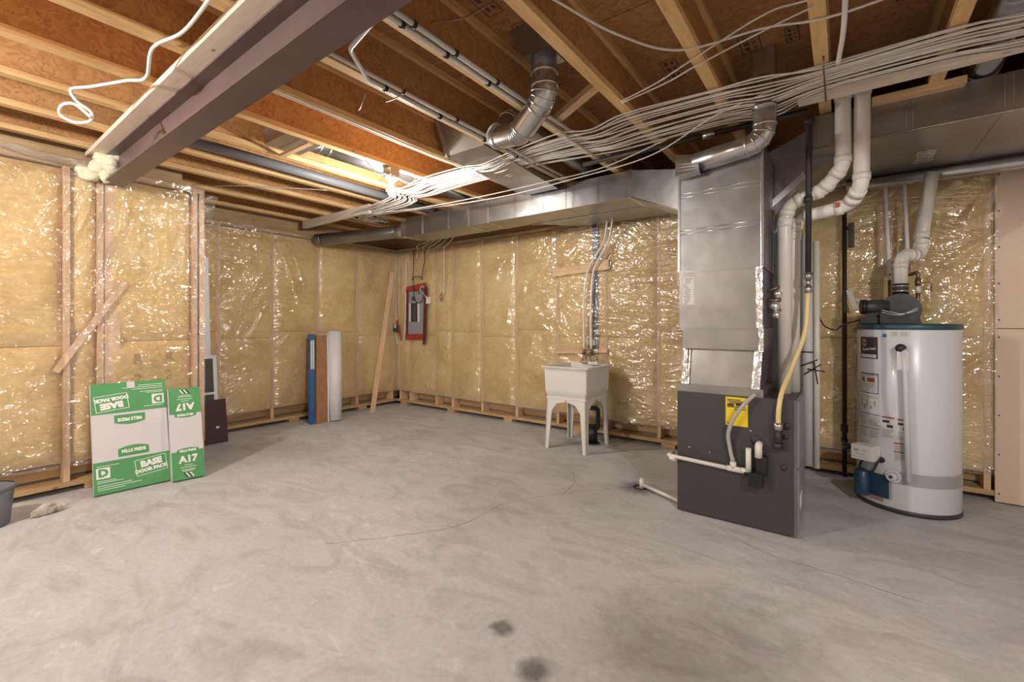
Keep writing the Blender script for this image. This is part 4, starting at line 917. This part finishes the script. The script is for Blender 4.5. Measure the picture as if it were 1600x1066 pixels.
# ------------------------------------------------------------------ things by the wall jog
md = thing('cupboard_panel', 'dark maroon panel with a white sticker leaning beyond the narrow carton', 'panel', (-5.38, 1.9, 0))
obj('panel', G().obox((-5.44, 1.70, .002), (0, .37, 0), (-.075, 0, .465), (-.018, 0, 0), .002), 'maroon', md)
obj('sticker', G().obox((-5.468, 1.96, .16), (0, .03, 0), (-.004, 0, .025), (.003, 0, 0)), 'paper', md)
wd_ = thing('door_slab', 'tall white door slab leaning on the far left wall beside the wall jog', 'door', (-5.65, 1.82, 0))
obj('slab', G().obox((-5.64, 1.66, 0), (0, .33, 0), (-.13, 0, 2.05), (-.035, 0, 0), .003), 'white_paint', wd_)
ws_ = thing('window_sash', 'white framed window sash leaning beside the maroon panel', 'window sash', (-5.55, 1.9, 0))
so, su, sv = Vector((-5.56, 1.715, .0)), Vector((0, 1, 0)), Vector((-.09, 0, .95)).normalized(); sn = su.cross(sv)
for (a0, a1, b0, b1) in ((0, .30, 0, .035), (0, .30, .915, .95), (0, .035, 0, .95), (.265, .30, 0, .95), (.03, .27, .52, .545)): obj('frame_member', G().obox(so + su * a0 + sv * b0, su * (a1 - a0), sv * (b1 - b0), sn * .03, .002), 'white_paint', ws_)
obj('pane', G().obox(so + su * .03 + sv * .03 + sn * .012, su * .24, sv * .89, sn * .005), 'sash_glass', ws_)

# ------------------------------------------------------------------ rolls by the far left wall
br = thing('wrapped_tube', 'blue wrapped long tube leaning on the far left wall', 'roll', (-5.50, 3.07, 0))
obj('tube', G().obox((-5.545, 3.04, 0), (.05, 0, 0), (0, .07, 0), (-.2, .105, 1.16), .008), 'blue_wrap', br)
obj('label', G().hexa([Vector((-5.493 - .2 * z / 1.16 + d, y_ + .105 * z / 1.16, z)) for d in (0, .003) for y_ in (3.048, 3.068) for z in (.7, 1.08)]), 'paper', br)
obj('label', G().hexa([Vector((-5.493 - .2 * z / 1.16 + d, y_ + .105 * z / 1.16, z)) for d in (0, .003) for y_ in (3.076, 3.098) for z in (.7, 1.08)]), 'paper', br)
lm = thing('laminate_pack', 'brown laminate board pack in clear wrap beside the blue tube', 'board', (-5.5, 3.2, 0))
obj('boards', G().obox((-5.53, 3.115, 0), (.07, 0, 0), (0, .165, 0), (-.22, .12, 1.14), .003), 'laminate', lm)
obj('edge_strip', G().obox((-5.462, 3.262, 0), (.006, 0, 0), (0, .016, 0), (-.22, .12, 1.14)), 'white_paint', lm)
wr_ = thing('underlay_roll', 'thick white roll standing beside the laminate pack', 'roll', (-5.52, 3.40, 0))
obj('roll', G().tube([(-5.47, 3.375, 0.0), (-5.57, 3.43, .6), (-5.67, 3.49, 1.18)], [.082, .095, .10], 28), 'roll_white', wr_)
obj('end_spiral', G().tube([(-5.672, 3.491, 1.175), (-5.674, 3.492, 1.184)], .05, 20), 'paper_grey', wr_)
tag(obj('loose_board', G().obox((-5.53, 3.96, 0), (.02, 0, 0), (0, .075, 0), (-.23, .55, 2.12)), 'stud'), 'long bare wooden board leaning into the rear left corner', 'board')

# ------------------------------------------------------------------ bucket and rubble
bu = thing('bucket', 'grey bucket beside the near left wall', 'bucket', (-4.40, .26, 0))
obj('body', G().lathe([(.001, 0), (.125, 0), (.128, .01), (.15, .245), (.142, .245), (.118, .02), (.001, .02)], (-4.40, .25, 0), 36), 'bucket', bu)
obj('rim', G().lathe([(.148, .232), (.157, .234), (.157, .25), (.148, .252)], (-4.40, .25, 0), 36), 'bucket', bu)
g = G()
for (dx, dy, dz, r, s_) in [(0, 0, .03, .045, (1, 1.3, .75)), (.01, -.05, .022, .03, (1, 1, .8)), (-.01, .055, .026, .032, (1, 1.1, .8)), (0, .01, .058, .028, (1, 1.4, .6))]:
    b = len(g.v); g.ball((-4.36 + dx, .535 + dy, dz), r, 12, s_)
    for i in range(b, len(g.v)): g.v[i] += Vector((1, 1, .8)) * .018 * noise.noise(g.v[i] * 38)
    for i in range(b, len(g.v)): g.v[i].z = max(0, g.v[i].z)
g.sm = [False] * len(g.f)
tag(obj('rubble', g, 'rubble'), 'small pale broken lump of mortar on the floor', 'rubble')

# ------------------------------------------------------------------ ceiling services
# round branch with boot in a joist bay, far left of the bulb
b1 = round_duct('branch_duct', 'straight round metal duct in the joist bay beside the light bulb', [(-3.43, 1.90, 2.76), (-3.43, 3.78, 2.76)], .1, .072, (-3.43, 2.2, 2.69), rings=[((-3.43, 1.96, 2.76), (0, 1, 0)), ((-3.43, 2.04, 2.76), (0, 1, 0))], mt='galv')
obj('boot', G().box(-3.60, -3.26, 1.62, 1.90, 2.69, 2.95), 'galv_shiny', b1)
obj('support_cleat', G().box(-3.66, -3.21, 1.76, 1.80, 2.652, 2.672), 'scrap', b1)
# second elbowed branch
b2 = round_duct('elbow_duct', 'bent round metal duct looping under a joist to a ceiling boot', [(-1.38, 2.16, 2.86), (-1.38, 2.17, 2.60), (-1.62, 2.27, 2.50), (-1.90, 2.36, 2.56), (-1.905, 2.55, 2.76), (-1.905, 3.75, 2.76)], .13, .074, (-1.5, 2.2, 2.45), rings=[((-1.38, 2.165, 2.74), (0, 0, 1))], fil=.1)
obj('boot', G().hexa([(-1.47, 2.07, 2.82), (-1.53, 2.03, 2.97), (-1.47, 2.25, 2.82), (-1.53, 2.29, 2.97), (-1.29, 2.07, 2.82), (-1.22, 2.03, 2.97), (-1.29, 2.25, 2.82), (-1.22, 2.29, 2.97)]), 'galv', b2)
# wedge shaped pan in the bay beside it
pn = thing('duct_pan', 'wedge shaped sheet metal pan fixed between two joists', 'duct', (-2.40, 3.0, 2.68))
obj('pan', G().prism([(2.60, 2.668), (3.70, 2.60), (3.70, 2.9), (2.48, 2.93)], 'x', -2.605, -2.20), 'galv', pn)
obj('flange', G().prism([(2.475, 2.935), (2.50, 2.935), (2.62, 2.662), (2.595, 2.66)], 'x', -2.615, -2.585), 'galv_shiny', pn)
# metal duct high on the right with elbow
round_duct('riser_duct', 'round metal duct rising from the top of the return duct', [(.64, 3.85, 2.66), (.63, 3.60, 2.74), (.62, 2.55, 2.80)], .1, .075, (.62, 3.0, 2.66), rings=[((.625, 3.2, 2.765), (0, 1, -.06)), ((.62, 2.8, 2.79), (0, 1, -.06))], fil=.14)
# dark drain pipe in joist bay
tag(obj('drain_main', G().tube([(-4.0, 1.1, 2.70), (-4.0, 3.75, 2.685)], .043, 18), 'pipe_dark'), 'dark grey plastic pipe running inside the joist bay near the left wall', 'pipe')
# grey/white water lines along joists with black clips
def clipped(name, label, pts, r, clips, m='pvc_grey'):
    t = thing(name, label, 'pipe', min(pts, key=lambda p: p[2]))
    P, c = fillet(pts, .09, 8); obj('tube', G().tube(P, r, 10), m, t)
    for (x, y_, z) in clips: obj('clip', G().tube([(x, y_ - .009, z), (x, y_ + .009, z)], r + .006, 10), 'black', t)
    return t
xa = jx(-4) + .075
clipped('water_line', 'pale water line curving from the beam and clipped under a joist', [(-1.08, 1.12, 2.62), (-1.6, 1.20, 2.64), (-1.95, 1.28, 2.655), (xa, 1.50, 2.655), (xa, 3.6, 2.655)], .0125, [(xa, y_, 2.655) for y_ in (1.62, 2.05, 2.5, 2.9)])
clipped('water_line', 'pale water line beside the curved one on the same joist', [(xa + .055, 1.12, 2.655), (xa + .055, 3.6, 2.655)], .011, [(xa + .055, y_, 2.655) for y_ in (1.7, 2.15, 2.6)])
xb = jx(-3) + .07
clipped('water_line', 'pale water line clipped along the joist with the elbow duct, outer one', [(xb + .045, 1.12, 2.655), (xb + .045, 2.05, 2.655), (xb + .045, 3.6, 2.70)], .0125, [(xb + .045, y_, 2.655) for y_ in (1.35, 1.62, 1.95)])
clipped('water_line', 'pale water line clipped along the joist with the elbow duct, inner one', [(xb, 1.12, 2.655), (xb, 3.6, 2.655)], .0115, [(xb, y_, 2.655) for y_ in (1.32, 1.6, 1.93)])
# bundle of white cables slung under the joists
B = random.Random(11)
for k in range(17):
    yb = 2.74 + .035 * k + B.uniform(-.01, .01); pts = []; m = 'cable' if k % 3 else 'cable_bright'
    x = -4.3 - B.uniform(0, .5); q = yb - 3.0
    pts += [(-4.85 - B.uniform(0, .2), 3.72 + B.uniform(-.1, .1), 2.655), (x, 3.20 + .35 * q + B.uniform(-.03, .03), 2.60), (-3.75, 3.06 + .55 * q, 2.61 - B.uniform(0, .02))]
    ph = B.uniform(0, 6.28)
    for i in range(-7, 8):
        x = jx(i) + .03
        pinch = math.exp(-((x + 2.05) / .35) ** 2) * .45 + math.exp(-((x + .1) / .4) ** 2) * .45 + (.35 if x > .4 else 0)
        yy = yb + (2.99 - yb) * pinch + .022 * math.sin(x * 1.3 + ph)
        if x < -2.4: yy = 2.99 + (yy - 2.99) * .72 + .03
        pts.append((x, yy, 2.662 - B.uniform(0, .010)))
        if i % 2: pts.append((x + .258, yy + B.uniform(-.008, .008), 2.648 - B.uniform(0, .022)))
    cable(pts, .0052, m, 'white electrical cable in the bundle slung under the joists', 'cables bundled under the joists', step=5)
cable([(-4.6, 3.2, 2.58), (-3.6, 3.35, 2.56), (-2.7, 3.45, 2.55), (-1.9, 3.45, 2.57), (-1.2, 3.40, 2.60), (-.65, 3.1, 2.655), (-.2, 2.95, 2.66)], .0048, 'cable_bright', 'lone white cable drooping in front of the rectangular trunk')
cable([(-4.5, 3.1, 2.57), (-3.7, 3.25, 2.55), (-2.9, 3.35, 2.56), (-2.2, 3.4, 2.58), (-1.6, 3.42, 2.60), (-1.0, 3.25, 2.64)], .0048, 'cable', 'cream cable drooping beside the cable bundle over the trunk')
cable([(-1.16, 1.1, 2.70), (-1.0, 1.65, 2.70), (-.85, 2.0, 2.67), (-.65, 2.28, 2.665), (-.3, 2.4, 2.70), (-.05, 2.42, 2.66), (.3, 2.42, 2.665), (1.0, 2.4, 2.67)], .006, 'cable', 'thick white cable crossing the bays in front of the bundle')
cable([(-1.10, 2.60, 2.67), (-.85, 2.52, 2.67), (-.64, 2.40, 2.66), (-.3, 2.30, 2.70), (-.12, 2.24, 2.66), (.4, 2.35, 2.665), (1.1, 2.3, 2.67)], .0045, 'cable', 'thin cream cable forking off across the bays')
cable([(-1.10, 2.62, 2.67), (-.8, 2.55, 2.67), (-.62, 2.46, 2.66), (-.3, 2.42, 2.70), (-.1, 2.3, 2.66)], .0045, 'cable', 'short cream cable beside the forking one')
cable([(-2.05, .735, 2.66), (-2.45, .745, 2.655), (-2.72, .70, 2.655), (-2.95, .73, 2.60), (-3.2, .70, 2.65), (-3.42, .60, 2.645), (-3.50, .53, 2.625), (-3.48, .55, 2.56), (-3.42, .60, 2.50), (-3.46, .60, 2.46), (-3.55, .55, 2.46), (-3.60, .50, 2.50), (-3.56, .50, 2.54), (-3.48, .54, 2.54), (-3.42, .60, 2.47)], .0085, 'cable_bright', 'thick white cable stapled across joists beside the wooden beam plate, ending in a coil')
for k, xx in enumerate((jx(-5) + .05, jx(-5) + .02)):
    cable([(xx, 1.1, 2.664), (xx, 1.8, 2.662), (xx, 2.6, 2.662), (xx + .05, 2.85, 2.655)], .005, 'cable_bright', ['white cable stapled along the joist beyond the water lines', 'second white cable stapled beside it along that joist'][k])
cable([(-5.0, 1.75, 2.66), (-4.7, 1.95, 2.655), (-4.4, 2.3, 2.66), (-4.2, 2.5, 2.655)], .004, 'cable', 'thin cream cable crossing the joists above the far left wall')
cable([(.01, 1.3, 2.665), (.01, 1.9, 2.662), (.005, 2.5, 2.66), (-.02, 2.85, 2.645)], .011, 'cable_bright', 'thick white cable hanging down the edge of one joist')
# cable strap, boards and braces
tag(obj('cable_strap', G().tube([(-.08, 2.78, 2.672), (-.08, 2.79, 2.62), (-.08, 3.22, 2.62), (-.08, 3.23, 2.672)], .005, 6), 'copper'), 'thin metal strap holding the cable bundle under a joist', 'strap')
tag(obj('support_board', G().hexa([(-.22, 3.19, 2.636), (-.22, 3.19, 2.6725), (-.22, 3.26, 2.636), (-.22, 3.26, 2.6725), (1.6, 3.19, 2.636), (1.6, 3.19, 2.6725), (1.6, 3.26, 2.636), (1.6, 3.26, 2.6725)], .003), 'nailer'), 'pale wooden board nailed under the joists behind the cable bundle', 'board')
tag(obj('support_board', G().box(.14, .55, 3.46, 3.53, 2.635, 2.6725, .003), 'scrap'), 'short wooden board on the front edge of the return duct', 'board')
tag(obj('support_board', G().box(-5.80, -4.35, 3.10, 3.14, 2.575, 2.672, .003), 'nailer'), 'pale wooden board under the joists at the far left wall', 'board')
tag(obj('bridging_brace', G().obox((-1.60, 2.62, 2.69), (.03, .05, 0), (.43, -.22, .02), (0, 0, .04)), 'scrap'), 'short wooden strut between joists beside the elbow duct', 'brace')
tag(obj('gas_main', G().tube([(-1.9, 3.33, 2.72), (-.6, 3.33, 2.72), (-.2, 3.45, 2.60)], .02, 10), 'black_iron'), 'black iron pipe running above the plenum in the dark joist bays', 'pipe') if False else None
# ------------------------------------------------------------------ bare bulb fixtures
def lamp(loc, label, m='bulb_glow', name='light_bulb_fixture', bulb='bulb'):
    t = thing(name, label, 'light', loc, 'bare bulbs')
    x, y_, z = loc
    obj('mounting_box', G().box(x - .05, x + .05, y_ - .05, y_ + .05, z + .105, 2.673, .004), 'galv', t)
    obj('lamp_holder', G().lathe([(.001, .105), (.056, .105), (.058, .095), (.05, .08), (.024, .055), (.021, .03), (.001, .03)], (x, y_, z), 24), 'lamp_base', t)
    prof = [(.001, -.062)] + [(.032 * math.sin(a), -.03 - .032 * math.cos(a)) for a in [math.pi * k / 10 for k in range(1, 7)]] + [(.024, .005), (.015, .022), (.013, .04)]
    obj(bulb, G().lathe(prof, (x, y_, z), 20), m, t)
    return t
lamp((-3.18, 2.50, 2.485), 'bare glowing bulb in a white holder under the joist beside the cables', 'bulb_glow_dim')
# the lamps whose light falls from the right on the heater pipe and from the left on the cartons
lamp((1.46, .3, 2.50), 'bare glowing bulb on the joists over the open floor right of the beam', name='bare_bulb_right_offscreen', bulb='bulb_right_offscreen')
lamp((-3.18, -1.1, 2.50), 'bare glowing bulb on the joists on the near side of the beam', name='bare_bulb_left_offscreen', bulb='bulb_left_offscreen')
for k, (dx, dy) in enumerate(((.04, -.12), (.06, .10))):
    cable([(-3.18, 2.50 + dy * .5, 2.60), (-3.18 + dx, 2.50 + dy * 1.4, 2.56), (-3.18 + dx, 2.50 + dy * 2.2, 2.62), (-3.16, 2.50 + dy * 2.4, 2.67)], .0045, 'cable_bright', ['white cable looping from the bulb holder toward the beam', 'white cable looping from the bulb holder toward the trunk'][k])

for k in range(5):
    cable([(-5.25 + .12 * k, 4.60, 2.30 + .03 * k), (-5.2 + .13 * k, 4.58, 2.42), (-5.05 + .14 * k, 4.45, 2.46 - .02 * k), (-4.7 + .12 * k, 4.35, 2.47), (-4.5 + .1 * k, 4.30, 2.60)], .005, 'cable' if k % 2 else 'cable_bright', 'white cable sagging from the ceiling above the breaker panel', 'cables above the breaker panel')
gm = thing('gas_main', 'black iron pipe running across the dark bays above the plenum', 'pipe', (-1.0, 3.36, 2.60))
obj('pipe', G().tube([(-1.75, 3.36, 2.640), (-.175, 3.36, 2.640)], .018, 10), 'black_iron', gm)
obj('union', G().tube([(-.80, 3.36, 2.640), (-.72, 3.36, 2.640)], .03, 10), 'chrome', gm)
for k, P2 in enumerate([[(-2.30, 1.75, 2.70), (-2.2, 1.70, 2.64), (-2.05, 1.68, 2.63), (-1.95, 1.65, 2.72)], [(-2.55, 1.72, 2.70), (-2.45, 1.68, 2.66), (-2.30, 1.62, 2.69)], [(-1.55, 1.45, 2.72), (-1.4, 1.5, 2.70), (-1.25, 1.55, 2.74)]]):
    cable(P2, .004, 'copper', ['loose twisted brown wire hanging across the bay of the curved water line', 'short loose brown wire under the next joist bay', 'loose brown wire in the bay beside the elbow duct'][k], name='loose_wire', cat='wire')
